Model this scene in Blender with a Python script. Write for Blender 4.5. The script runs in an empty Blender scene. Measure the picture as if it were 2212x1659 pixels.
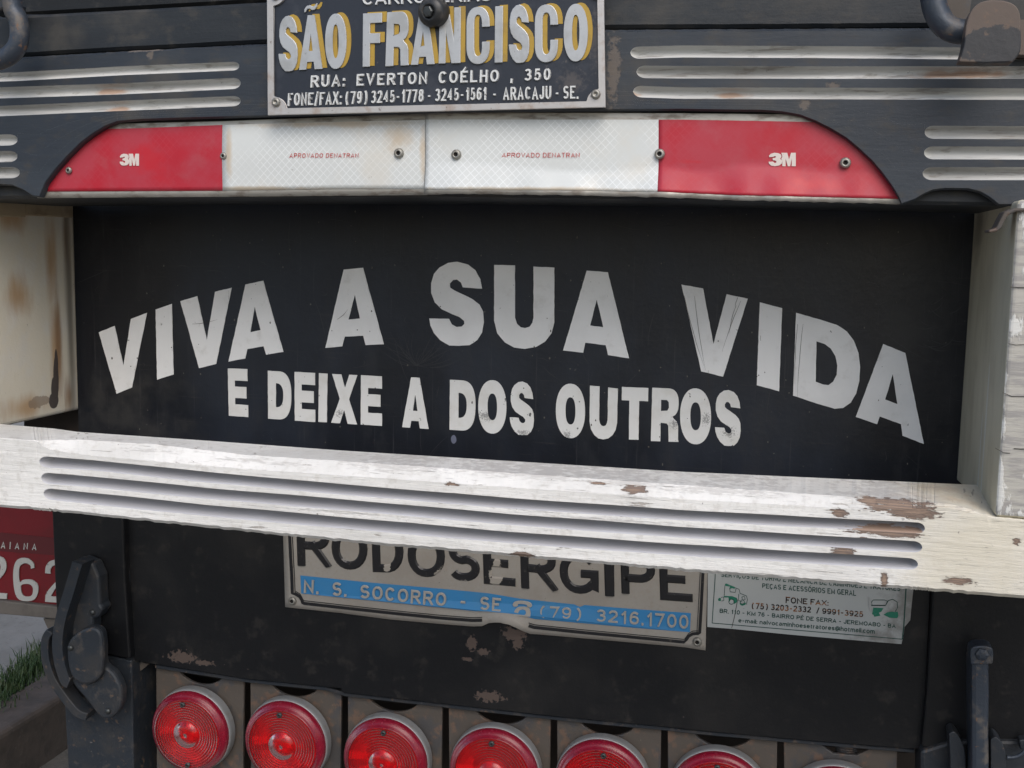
import bpy, bmesh, math, random
from mathutils import Vector, Matrix
from mathutils.geometry import tessellate_polygon
random.seed(7)
scene = bpy.context.scene
COL = scene.collection

# ------------------------------------------------------------------ camera
FW, FH, F = 2212.0, 1659.0, 2430.0
YAW, PITCH, ROLL = map(math.radians, (13.8, 7.1, 0.97))
CAM = Vector((0.0, -1.05, 1.35))
def _rot(y, p, r):
    Ry = Matrix(((math.cos(y), 0, math.sin(y)), (0, 1, 0), (-math.sin(y), 0, math.cos(y))))
    Rx = Matrix(((1, 0, 0), (0, math.cos(p), -math.sin(p)), (0, math.sin(p), math.cos(p))))
    Rz = Matrix(((math.cos(r), -math.sin(r), 0), (math.sin(r), math.cos(r), 0), (0, 0, 1)))
    return Rz @ Rx @ Ry
R = _rot(YAW, PITCH, ROLL)
def w2b(v): return Vector((v[0], v[2], -v[1]))
right, down, fwd = (w2b(R[i]) for i in range(3))
cam_data = bpy.data.cameras.new('camera')
cam_data.sensor_width = 36; cam_data.lens = 36 * F / FW; cam_data.clip_start = 0.05; cam_data.clip_end = 500
cam = bpy.data.objects.new('camera', cam_data); COL.objects.link(cam)
mw = Matrix((right, -down, -fwd)).transposed().to_4x4(); mw.translation = CAM
cam.matrix_world = mw
scene.camera = cam

# ------------------------------------------------------------------ world, sun, exposure
SUN_EL, SUN_AZ = math.radians(44), math.radians(155)      # behind the photographer, high
world = bpy.data.worlds.new('World'); scene.world = world; world.use_nodes = True
wn = world.node_tree; bg = wn.nodes['Background']
sky = wn.nodes.new('ShaderNodeTexSky'); sky.sky_type = 'NISHITA'; sky.sun_disc = False
sky.sun_elevation = SUN_EL; sky.sun_rotation = SUN_AZ; sky.dust_density = 2.5; sky.air_density = 1.0; sky.ozone_density = 1.0
wn.links.new(sky.outputs[0], bg.inputs[0]); bg.inputs[1].default_value = 0.15
sd = bpy.data.lights.new('sun', 'SUN'); sd.energy = 1.25; sd.angle = math.radians(45); sd.color = (1.0, 0.98, 0.95)
sun = bpy.data.objects.new('sun', sd); COL.objects.link(sun)
sdir = Vector((math.sin(SUN_AZ) * math.cos(SUN_EL), math.cos(SUN_AZ) * math.cos(SUN_EL), math.sin(SUN_EL)))
sun.rotation_euler = sdir.to_track_quat('Z', 'Y').to_euler()
scene.view_settings.view_transform = 'Standard'; scene.view_settings.look = 'None'
scene.view_settings.exposure = 0.32; scene.view_settings.gamma = 1.0

# ------------------------------------------------------------------ a photo point on a real plane
def ray(px, py):
    c = Vector(((px - FW / 2) / F, (py - FH / 2) / F, 1.0))
    return w2b(R.transposed() @ c)
def P(px, py, Y):
    d = ray(px, py); return CAM + d * ((Y - CAM.y) / d.y)
def PZ(px, py, z):
    d = ray(px, py); return CAM + d * ((z - CAM.z) / d.z)
def PX(px, py, x):
    d = ray(px, py); return CAM + d * ((x - CAM.x) / d.x)
def q(n, pts):      # nine enlarged tiles of the photo -> photo frame
    ox, oy = ((n - 1) % 3) * 737.33, ((n - 1) // 3) * 553.0
    return [(ox + x / 3.0, oy + y / 3.0) for x, y in pts]
def lin(pts, x):
    if x <= pts[0][0]: a, b = pts[0], pts[1]
    elif x >= pts[-1][0]: a, b = pts[-2], pts[-1]
    else:
        for i in range(len(pts) - 1):
            if pts[i][0] <= x <= pts[i + 1][0]: a, b = pts[i], pts[i + 1]; break
    return a[1] + (b[1] - a[1]) * (x - a[0]) / (b[0] - a[0])
def smooth_line(pts):   # quadratic-ish smoothing of a drawn polyline: sample a Catmull-Rom
    out = []
    n = len(pts)
    for i in range(n - 1):
        p0, p1, p2, p3 = pts[max(i - 1, 0)], pts[i], pts[i + 1], pts[min(i + 2, n - 1)]
        for k in range(6):
            t = k / 6.0
            out.append(tuple(0.5 * (2 * p1[j] + (-p0[j] + p2[j]) * t + (2 * p0[j] - 5 * p1[j] + 4 * p2[j] - p3[j]) * t * t + (-p0[j] + 3 * p1[j] - 3 * p2[j] + p3[j]) * t ** 3) for j in (0, 1)))
    out.append(tuple(pts[-1]))
    return out

# ------------------------------------------------------------------ materials
BIG = 9.0
def paint(name, base, rough=0.6, metal=0.0, layers=(), bump=(), spec=0.5, coat=0.0, trans=0.0, ior=1.45):
    m = bpy.data.materials.new(name); m.use_nodes = True
    nt = m.node_tree; N = nt.nodes; L = nt.links
    b = N['Principled BSDF']
    b.inputs['Roughness'].default_value = rough; b.inputs['Metallic'].default_value = metal
    b.inputs['Specular IOR Level'].default_value = spec; b.inputs['Coat Weight'].default_value = coat
    b.inputs['Transmission Weight'].default_value = trans; b.inputs['IOR'].default_value = ior
    tc = N.new('ShaderNodeTexCoord').outputs['Object']
    def val(x, sock):
        if hasattr(x, 'is_output'): L.new(x, sock)
        else: sock.default_value = x
    def math_(op, a, c=0.0, clamp=False):
        n = N.new('ShaderNodeMath'); n.operation = op; n.use_clamp = clamp
        val(a, n.inputs[0]); val(c, n.inputs[1]); return n.outputs[0]
    def noise(scale, detail=5.0, rgh=0.6, off=0.0):
        mp = N.new('ShaderNodeMapping'); L.new(tc, mp.inputs[0])
        mp.inputs['Scale'].default_value = scale if isinstance(scale, (tuple, list)) else (scale,) * 3
        mp.inputs['Location'].default_value = (off, off * 1.7, off * 0.3)
        n = N.new('ShaderNodeTexNoise'); n.inputs['Scale'].default_value = 1.0
        n.inputs['Detail'].default_value = detail; n.inputs['Roughness'].default_value = rgh
        L.new(mp.outputs[0], n.inputs['Vector']); return n.outputs['Fac']
    def step(x, lo, hi):
        n = N.new('ShaderNodeMapRange'); n.interpolation_type = 'SMOOTHSTEP'
        L.new(x, n.inputs[0]); n.inputs[1].default_value = lo; n.inputs[2].default_value = hi
        return n.outputs[0]
    col = None; rg = rough
    c0 = N.new('ShaderNodeRGB'); c0.outputs[0].default_value = (*base, 1); col = c0.outputs[0]
    hsum = None
    for i, ly in enumerate(layers):
        kind = ly[0]
        if kind == 'noise':      # ('noise', scale, color, lo, hi, strength[, rough[, height]])
            _, sc, c2, lo, hi, st = ly[:6]
            mask = step(noise(sc, off=i * 3.3 + 1), lo, hi)
        elif kind == 'blob':     # ('blob', [(centre, radii)], color, noise scale, amp, strength[, rough[, height]])
            _, blobs, c2, nsc, amp, st = ly[:6]
            mx = None
            for cen, rad in blobs:
                mp = N.new('ShaderNodeVectorMath'); mp.operation = 'SUBTRACT'; L.new(tc, mp.inputs[0]); mp.inputs[1].default_value = cen
                dv = N.new('ShaderNodeVectorMath'); dv.operation = 'DIVIDE'; L.new(mp.outputs[0], dv.inputs[0]); dv.inputs[1].default_value = rad
                ln = N.new('ShaderNodeVectorMath'); ln.operation = 'LENGTH'; L.new(dv.outputs[0], ln.inputs[0])
                v = math_('SUBTRACT', 1.0, ln.outputs['Value'])
                mx = v if mx is None else math_('MAXIMUM', mx, v)
            nz = math_('MULTIPLY', math_('SUBTRACT', noise(nsc, off=i * 2.1), 0.5), amp)
            edge = ly[8] if len(ly) > 8 else 0.08
            mask = step(math_('ADD', mx, nz), 0.0, edge)
        elif kind == 'lattice':  # ('lattice', freq, color, width, strength)
            _, fr, c2, wd, st = ly[:5]
            sp = N.new('ShaderNodeSeparateXYZ'); L.new(tc, sp.inputs[0])
            a = math_('ABSOLUTE', math_('SINE', math_('MULTIPLY', math_('ADD', sp.outputs[0], sp.outputs[2]), fr)))
            c = math_('ABSOLUTE', math_('SINE', math_('MULTIPLY', math_('SUBTRACT', sp.outputs[0], sp.outputs[2]), fr)))
            mask = math_('SUBTRACT', 1.0, step(math_('MINIMUM', a, c), 0.0, wd))
            mask = math_('MULTIPLY', mask, step(noise(25.0, off=4.4), 0.34, 0.55))
        elif kind == 'vgrad':    # ('vgrad', axis, lo, hi, color, strength): real print fade or dirt line
            _, ax, lo, hi, c2, st = ly[:6]
            sp = N.new('ShaderNodeSeparateXYZ'); L.new(tc, sp.inputs[0])
            mask = step(sp.outputs[ax], lo, hi)
        mask = math_('MULTIPLY', mask, st)
        mx_ = N.new('ShaderNodeMix'); mx_.data_type = 'RGBA'
        L.new(mask, mx_.inputs[0]); L.new(col, mx_.inputs[6]); mx_.inputs[7].default_value = (*c2, 1); col = mx_.outputs[2]
        if kind in ('noise', 'blob') and len(ly) > 6 and ly[6] is not None:
            mr = N.new('ShaderNodeMix'); mr.data_type = 'FLOAT'; L.new(mask, mr.inputs[0]); val(rg, mr.inputs[2]); mr.inputs[3].default_value = ly[6]; rg = mr.outputs[0]
        if kind in ('noise', 'blob') and len(ly) > 7 and ly[7]:
            hh = math_('MULTIPLY', mask, ly[7]); hsum = hh if hsum is None else math_('ADD', hsum, hh)
    L.new(col, b.inputs['Base Color']); val(rg, b.inputs['Roughness'])
    for sc, st in bump:          # (scale, height in mm)
        nn = math_('MULTIPLY', noise(sc, 6.0, 0.65, 9.0), st); hsum = nn if hsum is None else math_('ADD', hsum, nn)
    if hsum is not None:
        bp = N.new('ShaderNodeBump'); bp.inputs['Strength'].default_value = 1.0; bp.inputs['Distance'].default_value = 0.001
        L.new(hsum, bp.inputs['Height']); L.new(bp.outputs[0], b.inputs['Normal'])
    return m

def bl(px, py, Y, rx, rz): return (tuple(P(px, py, Y)), (rx, BIG, rz))
WOOD = (0.20, 0.135, 0.10)
Y_TAPE, Y_BEAM, Y_PLANK, Y_BOARD, Y_BUMP = -0.1925, -0.200, -0.194, -0.2065, -0.225
Y_LOW = 0.006
M = {}
DUST = (0.16, 0.145, 0.125)
M['panel'] = paint('black_panel_paint', (0.0070, 0.0085, 0.0125), 0.34, spec=0.42, layers=[
    ('noise', (6, 6, 3), (0.017, 0.022, 0.033), 0.42, 0.70, 0.8, 0.44),
    ('noise', (30, 30, 12), (0.022, 0.023, 0.026), 0.52, 0.72, 0.5, 0.5),
    ('noise', (200, 200, 200), (0.10, 0.095, 0.085), 0.68, 0.74, 0.5, 0.7),
    ('noise', (520, 520, 10), (0.050, 0.050, 0.054), 0.62, 0.72, 0.4, 0.6),
    ('noise', (7, 7, 700), (0.050, 0.050, 0.052), 0.66, 0.72, 0.35, 0.6),
    ('noise', (18, 18, 420), (0.045, 0.043, 0.04), 0.62, 0.74, 0.35, 0.6),
    ('blob', [bl(980, 949, 0, 0.003, 0.0045)], (0.13, 0.14, 0.19), 90, 0.6, 1.0, 0.5),
    ('blob', [bl(280, 900, 0, 0.10, 0.05), bl(1960, 700, 0, 0.04, 0.06)], (0.05, 0.048, 0.044), 30, 3.0, 0.5, 0.6, 0, 1.2),
    ], bump=[(9, 1.1), (260, 0.10)])
M['scratch'] = paint('faint_scratch', (0.035, 0.036, 0.040), 0.5)
M['speck'] = paint('dry_speck', (0.10, 0.095, 0.085), 0.8)
M['low'] = paint('black_crossmember_paint', (0.0070, 0.0075, 0.0088), 0.40, spec=0.36, layers=[
    ('noise', 9, (0.015, 0.0145, 0.0145), 0.45, 0.7, 0.8, 0.5),
    ('noise', 60, (0.03, 0.027, 0.024), 0.55, 0.72, 0.5, 0.55),
    ('noise', 160, (0.12, 0.10, 0.085), 0.71, 0.76, 0.5, 0.75),
    ('blob', [bl(1020, 1390, Y_LOW, 0.006, 0.008), bl(1043, 1409, Y_LOW, 0.007, 0.004), bl(1010, 1424, Y_LOW, 0.006, 0.002),
              bl(1110, 1368, Y_LOW, 0.012, 0.008), bl(1118, 1388, Y_LOW, 0.006, 0.008), bl(1057, 1505, Y_LOW, 0.016, 0.006),
              bl(395, 1420, Y_LOW, 0.018, 0.007), bl(440, 1432, Y_LOW, 0.016, 0.003)],
        (0.11, 0.08, 0.066), 260, 3.0, 0.7, 0.9, -0.4, 0.25),
    ], bump=[(14, 0.5), (300, 0.12)])
def dark_wood(name, base, extra=()):
    return paint(name, base, 0.5, layers=[
        ('noise', (5, 5, 30), (base[0] * 1.8, base[1] * 1.75, base[2] * 1.6), 0.4, 0.7, 0.7, 0.62),
        ('noise', (14, 14, 14), (0.070, 0.064, 0.054), 0.50, 0.74, 0.65, 0.75),
        ('noise', (50, 50, 90), (0.050, 0.046, 0.040), 0.52, 0.70, 0.6, 0.7),
        ('noise', 240, (0.13, 0.12, 0.10), 0.70, 0.76, 0.6, 0.8)] + list(extra), bump=[((8, 8, 60), 0.5), (300, 0.15)])
M['beam'] = dark_wood('dark_beam_paint', (0.021, 0.027, 0.036), [
    ('noise', (500, 500, 6), (0.16, 0.14, 0.115), 0.66, 0.74, 0.3, 0.8),
    ('blob', [bl(795, 183, Y_BEAM, .002, .002), bl(1738, 226, Y_BEAM, .005, .004), bl(1800, 185, Y_BEAM, .006, .003), bl(960, 60, Y_BEAM, .02, .006),
              bl(1325, 150, Y_BEAM, .006, .03), bl(310, 108, Y_BEAM, .02, .002), bl(325, 118, Y_BEAM, .004, .004)],
        (0.17, 0.14, 0.115), 260, 2.2, 0.6, 0.9, -0.3, 0.5)])
M['plank'] = dark_wood('dark_plank_paint', (0.012, 0.015, 0.019))
M['plankdark'] = dark_wood('shade_dark_plank_paint', (0.006, 0.0065, 0.007))  # darker copy of the plank paint, standing in for deep shadow
M['groove'] = paint('grimy_white_groove_paint', (0.52, 0.52, 0.50), 0.6, layers=[
    ('noise', (4, 4, 60), (0.24, 0.235, 0.22), 0.40, 0.68, 0.75),
    ('noise', (30, 30, 400), (0.16, 0.14, 0.12), 0.56, 0.66, 0.6),
    ('noise', (60, 60, 160), (0.20, 0.18, 0.15), 0.60, 0.72, 0.6),
    ('noise', 260, (0.07, 0.065, 0.06), 0.66, 0.72, 0.5),
    ('blob', [bl(255, 236, Y_BEAM, .015, .004), bl(232, 197, Y_BEAM, .02, .004), bl(1580, 204, Y_BEAM, .016, .003), bl(2080, 158, Y_BEAM, .04, .004), bl(1360, 206, Y_BEAM, .012, .003)],
        (0.36, 0.20, 0.11), 90, 1.2, 0.7, 0.8, 0, 0.6)], bump=[(160, 0.25)])
M['metalstrip'] = paint('dirty_aluminium', (0.40, 0.38, 0.34), 0.45, 0.55, layers=[
    ('noise', (60, 60, 200), (0.20, 0.17, 0.14), 0.45, 0.68, 0.8, 0.75, 0),
    ('noise', 20, (0.55, 0.52, 0.47), 0.5, 0.7, 0.5)], bump=[(90, 0.3)])
M['red'] = paint('red_reflective_tape', (0.40, 0.008, 0.022), 0.52, layers=[
    ('lattice', 480.0, (0.42, 0.05, 0.07), 0.30, 0.35),
    ('noise', 22, (0.38, 0.035, 0.055), 0.35, 0.62, 0.85, 0.55),
    ('noise', (60, 60, 60), (0.36, 0.06, 0.075), 0.50, 0.75, 0.5, 0.6),
    ('blob', [bl(330, 345, Y_TAPE, .030, .020), bl(1740, 400, Y_TAPE, .03, .008), bl(1500, 350, Y_TAPE, .02, .003)], (0.47, 0.004, 0.014), 60, 2.6, 0.7, 0.40, 0, 1.0),
    ('noise', 300, (0.12, 0.03, 0.03), 0.70, 0.75, 0.5, 0.7)], bump=[(300, 0.08)], coat=0.08)
M['white'] = paint('white_reflective_tape', (0.58, 0.60, 0.585), 0.40, layers=[
    ('lattice', 480.0, (0.80, 0.82, 0.82), 0.30, 0.65),
    ('noise', 18, (0.60, 0.57, 0.50), 0.50, 0.72, 0.6, 0.5),
    ('noise', 260, (0.25, 0.22, 0.19), 0.70, 0.74, 0.6),
    ('blob', [bl(700, 268, Y_TAPE, .10, .004), bl(560, 408, Y_TAPE, .10, .003), bl(915, 330, Y_TAPE, .004, .03), bl(495, 330, Y_TAPE, .004, .03), bl(860, 300, Y_TAPE, .016, .014), bl(700, 412, Y_TAPE, .12, .003),
              bl(1150, 410, Y_TAPE, .12, .003)],
        (0.50, 0.38, 0.24), 60, 1.6, 0.65, 0.6, 0, 0.9)], bump=[(300, 0.06)], coat=0.2)
M['boardface'] = paint('navy_black_enamel', (0.016, 0.020, 0.030), 0.36, layers=[
    ('noise', 60, (0.035, 0.040, 0.052), 0.5, 0.7, 0.6, 0.5), ('noise', 260, (0.12, 0.11, 0.10), 0.67, 0.74, 0.5, 0.7),
    ('blob', [bl(1235, 175, Y_BOARD, .014, .010), bl(1290, 80, Y_BOARD, .008, .03), bl(800, 60, Y_BOARD, .006, .005)], (0.10, 0.09, 0.085), 300, 2.6, 0.55, 0.8, 0, 0.9)], bump=[(200, 0.15)])
M['boardrim'] = paint('worn_silver_rim', (0.46, 0.44, 0.42), 0.38, 0.45, layers=[
    ('noise', 45, (0.34, 0.27, 0.22), 0.50, 0.66, 0.8, 0.7), ('noise', 240, (0.12, 0.08, 0.06), 0.64, 0.72, 0.6, 0.8)], bump=[(120, 0.3)])
M['silver'] = paint('embossed_silver_letter', (0.42, 0.43, 0.435), 0.34, 0.35, layers=[
    ('noise', 60, (0.33, 0.33, 0.32), 0.42, 0.7, 0.8), ('noise', 420, (0.10, 0.09, 0.08), 0.66, 0.72, 0.6)])
M['silver_small'] = paint('chipped_silver_letter', (0.64, 0.64, 0.62), 0.36, 0.3, layers=[
    ('noise', 300, (0.16, 0.15, 0.14), 0.56, 0.68, 0.8)])
M['yellow'] = paint('mustard_letter_shadow', (0.38, 0.245, 0.035), 0.45, layers=[
    ('noise', 70, (0.26, 0.17, 0.045), 0.5, 0.7, 0.6), ('noise', 420, (0.1, 0.08, 0.05), 0.67, 0.72, 0.5)])
M['vinyl'] = paint('white_vinyl_letter', (0.80, 0.80, 0.79), 0.42, layers=[
    ('noise', (14, 14, 14), (0.64, 0.64, 0.63), 0.4, 0.7, 0.6), ('noise', (60, 60, 60), (0.57, 0.56, 0.53), 0.55, 0.75, 0.5),
    ('noise', (190, 190, 150), (0.05, 0.05, 0.05), 0.700, 0.725, 0.85),
    ('noise', (420, 420, 60), (0.12, 0.12, 0.12), 0.715, 0.735, 0.7)], bump=[(240, 0.08)])
M['vinyl_small'] = paint('worn_white_vinyl_letter', (0.70, 0.70, 0.68), 0.45, layers=[
    ('noise', (40, 40, 40), (0.60, 0.59, 0.55), 0.45, 0.7, 0.7),
    ('noise', (170, 170, 130), (0.04, 0.04, 0.04), 0.675, 0.70, 0.9),
    ('blob', [bl(1048, 898, 0, .009, .005), bl(1132, 935, 0, .008, .003), bl(1225, 940, 0, .004, .005), bl(1525, 905, 0, .004, .006), bl(1457, 915, 0, .004, .005), bl(1575, 935, 0, .006, .006), bl(735, 893, 0, .006, .004)],
        (0.05, 0.05, 0.05), 900, 5.0, 0.6, None, 0, 0.8)], bump=[(240, 0.08)])
chips = [bl(1370, 1057, -.22, .011, .0035), bl(1935, 1093, Y_BUMP, .030, .0065), bl(1975, 1108, Y_BUMP, .020, .006), bl(1880, 1084, -.22, .012, .003), bl(1900, 1146, Y_BUMP, .030, .004), bl(1930, 1152, Y_BUMP, .022, .004),
         bl(1870, 1170, Y_BUMP, .008, .004), bl(1812, 1108, Y_BUMP, .008, .004), bl(1822, 1192, Y_BUMP, .010, .005), bl(1910, 1253, Y_BUMP, .003, .007), bl(2070, 1255, Y_BUMP, .012, .0035), bl(1128, 1200, Y_BUMP, .012, .0035),
         bl(975, 1046, Y_BUMP, .007, .0016), bl(1290, 1048, Y_BUMP, .008, .0012), bl(2196, 1170, Y_BUMP, .003, .003)]
chips = [(c_, (r_[0] * .85, .016, r_[2] * .85)) for c_, r_ in chips]
scuffs = [bl(870, 1000, -.2, .05, .004), bl(1090, 1010, -.2, .06, .004), bl(1200, 1020, -.2, .07, .004), bl(560, 985, -.2, .03, .002), bl(620, 992, -.2, .03, .002), bl(1350, 1033, -.2, .04, .003),
          bl(1560, 1050, -.2, .06, .003), bl(1900, 1065, -.2, .04, .003), bl(340, 965, -.2, .03, .002), bl(960, 1070, Y_BUMP, .02, .002), bl(1100, 1095, Y_BUMP, .05, .0025), bl(750, 1108, Y_BUMP, .06, .002), bl(1320, 1125, Y_BUMP, .06, .002)]
M['bumper'] = paint('peeling_white_bumper_paint', (0.73, 0.72, 0.69), 0.5, layers=[
    ('noise', (9, 9, 30), (0.57, 0.56, 0.53), 0.42, 0.68, 0.8),
    ('noise', (150, 150, 150), (0.52, 0.50, 0.46), 0.5, 0.7, 0.5),
    ('blob', [bl(2150, 1180, Y_BUMP, .09, .09), bl(2080, 1080, Y_BUMP, .05, .02), bl(2212, 1120, Y_BUMP, .05, .05)], (0.60, 0.55, 0.43), 30, 1.0, 0.75, None, 0, 0.8),
    ('noise', (60, 60, 500), (0.42, 0.40, 0.37), 0.60, 0.70, 0.45),
    ('noise', (35, 35, 260), (0.33, 0.30, 0.27), 0.665, 0.70, 0.8, 0.8, -0.3),
    ('blob', scuffs, (0.42, 0.40, 0.38), (110, 110, 900), 4.5, 0.6, 0.8, -0.2, 0.9),
    ('blob', [bl(2080, 1070, -.2, .045, .008), bl(2000, 1065, -.2, .03, .005)], (0.44, 0.33, 0.22), (60, 60, 300), 2.2, 0.5, 0.8, 0, 1.2),
    ('blob', chips, (0.17, 0.12, 0.095), (160, 160, 600), 2.8, 0.95, 0.9, -0.7, 0.2),
    ('blob', [(c_, (r_[0] * .9, r_[1], r_[2] * .8)) for c_, r_ in chips], (0.33, 0.235, 0.17), (30, 30, 1300), 6.0, 0.65, 0.9, -0.3, 0.8),
    ('noise', (22, 22, 1100), (0.22, 0.20, 0.18), 0.655, 0.68, 0.6, 0.8, -0.3),
    ('noise', 200, (0.16, 0.14, 0.12), 0.70, 0.73, 0.7)], bump=[((20, 20, 260), 0.8), (200, 0.35)])
M['bgroove'] = paint('shade_darkened_groove_paint', (0.42, 0.42, 0.44), 0.5, layers=[  # bumper white darkened to paint shade into the grooves
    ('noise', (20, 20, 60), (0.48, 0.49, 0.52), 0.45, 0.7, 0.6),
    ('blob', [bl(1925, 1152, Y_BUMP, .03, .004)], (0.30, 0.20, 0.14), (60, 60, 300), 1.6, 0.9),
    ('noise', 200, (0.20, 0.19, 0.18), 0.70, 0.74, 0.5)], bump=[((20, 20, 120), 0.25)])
XL = P(161, 700, 0.0).x; XR = P(2091, 700, 0.0).x
def bx(px, py, X, ry, rz): return (tuple(PX(px, py, X)), (BIG, ry, rz))
M['lblock'] = paint('stained_cream_block_paint', (0.66, 0.61, 0.50), 0.55, layers=[
    ('noise', (25, 25, 25), (0.64, 0.62, 0.57), 0.45, 0.65, 0.6),
    ('blob', [bx(20, 470, XL, .035, .02), bx(110, 560, XL, .014, .06), bx(120, 760, XL, .012, .07), bx(60, 880, XL, .05, .018), bx(40, 640, XL, .035, .03)], (0.42, 0.24, 0.10), (40, 40, 9), 1.6, 0.75, None, 0, 0.9),
    ('blob', [bx(142, 520, XL, .010, .05), bx(128, 760, XL, .008, .09), bx(150, 860, XL, .012, .03)], (0.24, 0.13, 0.06), (70, 70, 9), 1.6, 0.75, None, 0, 0.9),
    ('blob', [bx(152, 700, XL, .010, .30)], (0.09, 0.075, 0.06), (50, 50, 9), 0.8, 0.75, None, 0, 0.9),
    ('blob', [bx(116, 865, XL, .008, .009), bx(118, 845, XL, .006, .016), bx(121, 815, XL, .0045, .022), bx(122, 790, XL, .003, .018)], (0.055, 0.045, 0.045), 60, 0.5, 0.95, 0.4),
    ('blob', [bx(85, 868, XL, .018, .006)], (0.25, 0.19, 0.14), 120, 2.0, 0.7),
    ('noise', 300, (0.12, 0.09, 0.07), 0.70, 0.75, 0.7)], bump=[(40, 0.5), (260, 0.2)])
M['lcap'] = paint('tan_cap_strip_paint', (0.40, 0.32, 0.21), 0.6, layers=[('noise', 40, (0.22, 0.16, 0.10), 0.45, 0.7, 0.7), ('noise', 250, (0.08, 0.06, 0.05), 0.68, 0.74, 0.6)], bump=[(60, 0.4)])
M['rblock'] = paint('yellowed_cream_block_paint', (0.56, 0.52, 0.40), 0.55, layers=[
    ('noise', (30, 30, 12), (0.42, 0.38, 0.28), 0.45, 0.68, 0.7), ('noise', 260, (0.14, 0.10, 0.06), 0.70, 0.75, 0.6),
    ('blob', [bx(2120, 480, XR, .05, .04), bx(2095, 620, XR, .012, .12)], (0.13, 0.11, 0.08), 40, 1.2, 0.7, None, 0, 0.9),
    ('blob', [bx(2140, 950, XR, .004, .06), bx(2125, 1030, XR, .003, .05)], (0.60, 0.62, 0.60), (60, 60, 12), 1.4, 0.7)], bump=[(50, 0.4)])
M['rfront'] = paint('weathered_peeling_block_front', (0.40, 0.385, 0.345), 0.7, layers=[
    ('noise', (30, 30, 200), (0.26, 0.25, 0.24), 0.45, 0.62, 0.8),
    ('noise', (70, 70, 30), (0.62, 0.62, 0.59), 0.53, 0.58, 0.85, 0.6, 0.4),
    ('noise', 260, (0.12, 0.10, 0.09), 0.68, 0.74, 0.6)], bump=[((30, 30, 240), 0.7)])
M['crack'] = paint('dark_crack', (0.04, 0.035, 0.03), 0.9)
M['steel'] = paint('black_painted_steel', (0.021, 0.026, 0.033), 0.42, layers=[
    ('noise', 30, (0.036, 0.034, 0.033), 0.45, 0.68, 0.7, 0.6), ('noise', 110, (0.13, 0.085, 0.055), 0.62, 0.69, 0.55, 0.85),
    ('noise', (70, 70, 70), (0.075, 0.064, 0.055), 0.56, 0.68, 0.5, 0.7),
    ('noise', 300, (0.22, 0.20, 0.18), 0.69, 0.73, 0.6, 0.7)], bump=[(60, 0.3), (300, 0.25)])
M['hook'] = paint('blue_grey_worn_steel', (0.040, 0.050, 0.066), 0.40, 0.2, layers=[
    ('noise', 50, (0.14, 0.12, 0.10), 0.50, 0.66, 0.7, 0.7), ('noise', 130, (0.20, 0.11, 0.06), 0.62, 0.68, 0.7, 0.85)], bump=[(90, 0.5), (300, .2)])
M['rust'] = paint('rusty_bracket', (0.080, 0.067, 0.056), 0.75, layers=[
    ('noise', 26, (0.055, 0.055, 0.058), 0.50, 0.58, 0.8, 0.5), ('noise', 70, (0.15, 0.09, 0.06), 0.52, 0.66, 0.7),
    ('noise', 280, (0.30, 0.25, 0.2), 0.70, 0.75, 0.5)], bump=[(70, 0.5)])
M['plate_rust'] = paint('rust_brown_tab', (0.115, 0.09, 0.075), 0.75, layers=[
    ('vgrad', 2, P(2160, 70, -.24).z, P(2160, 58, -.24).z, (0.20, 0.14, 0.10), 0.0),
    ('blob', [bl(2145, 98, -.25, .022, .0125)], (0.022, 0.024, 0.028), 90, 0.9, 0.95, 0.45), ('noise', 130, (0.17, 0.11, 0.075), 0.58, 0.70, 0.5)], bump=[(90, 0.4)])
M['advert'] = paint('dusty_white_advert_plate', (0.31, 0.29, 0.26), 0.5, layers=[
    ('noise', 16, (0.25, 0.225, 0.195), 0.4, 0.7, 0.7), ('noise', 280, (0.12, 0.10, 0.08), 0.68, 0.73, 0.7),
    ('noise', (300, 300, 300), (0.27, 0.23, 0.19), 0.5, 0.7, 0.4)], bump=[(240, 0.15)])
M['adink'] = paint('black_embossed_ink', (0.016, 0.016, 0.018), 0.30, layers=[
    ('noise', 200, (0.09, 0.08, 0.07), 0.62, 0.72, 0.7),
    ('blob', [bl(1068, 1245, -.003, .006, .018), bl(950, 1250, -.003, .006, .010), bl(830, 1215, -.003, .004, .012), bl(1000, 1270, -.003, .006, .006)], (0.36, 0.33, 0.29), 150, 2.4, 0.9)])
M['adblue'] = paint('sky_blue_print_band', (0.035, 0.20, 0.43), 0.42, layers=[('noise', 30, (0.055, 0.20, 0.37), 0.45, 0.7, 0.7), ('noise', 320, (0.2, 0.25, 0.3), 0.69, 0.74, 0.5)])
M['adgrey'] = paint('raised_grey_letter', (0.36, 0.34, 0.31), 0.45, layers=[('noise', 260, (0.26, 0.24, 0.21), 0.55, 0.7, 0.6)])
M['sticker'] = paint('pale_grey_sticker', (0.38, 0.40, 0.40), 0.42, layers=[
    ('noise', 20, (0.40, 0.42, 0.41), 0.4, 0.7, 0.7),
    ('blob', [bl(1960, 1330, -.001, .030, .06), bl(1900, 1385, -.001, .035, .012)], (0.15, 0.14, 0.125), 120, 1.8, 0.75, 0.7, 0, 1.0),
    ('noise', 300, (0.16, 0.15, 0.14), 0.70, 0.74, 0.6)])
M['green'] = paint('dark_green_print', (0.006, 0.050, 0.040), 0.5, layers=[('noise', 300, (0.25, 0.30, 0.28), 0.62, 0.70, 0.5)])
M['greenfill'] = paint('green_print', (0.012, 0.16, 0.10), 0.5, layers=[('noise', 200, (0.3, 0.36, 0.33), 0.60, 0.70, 0.6)])
M['brownink'] = paint('faded_black_brown_print', (0.020, 0.017, 0.016), 0.5, layers=[
    ('noise', (40, 40, 420), (0.32, 0.13, 0.045), 0.50, 0.60, 0.85)])
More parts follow.
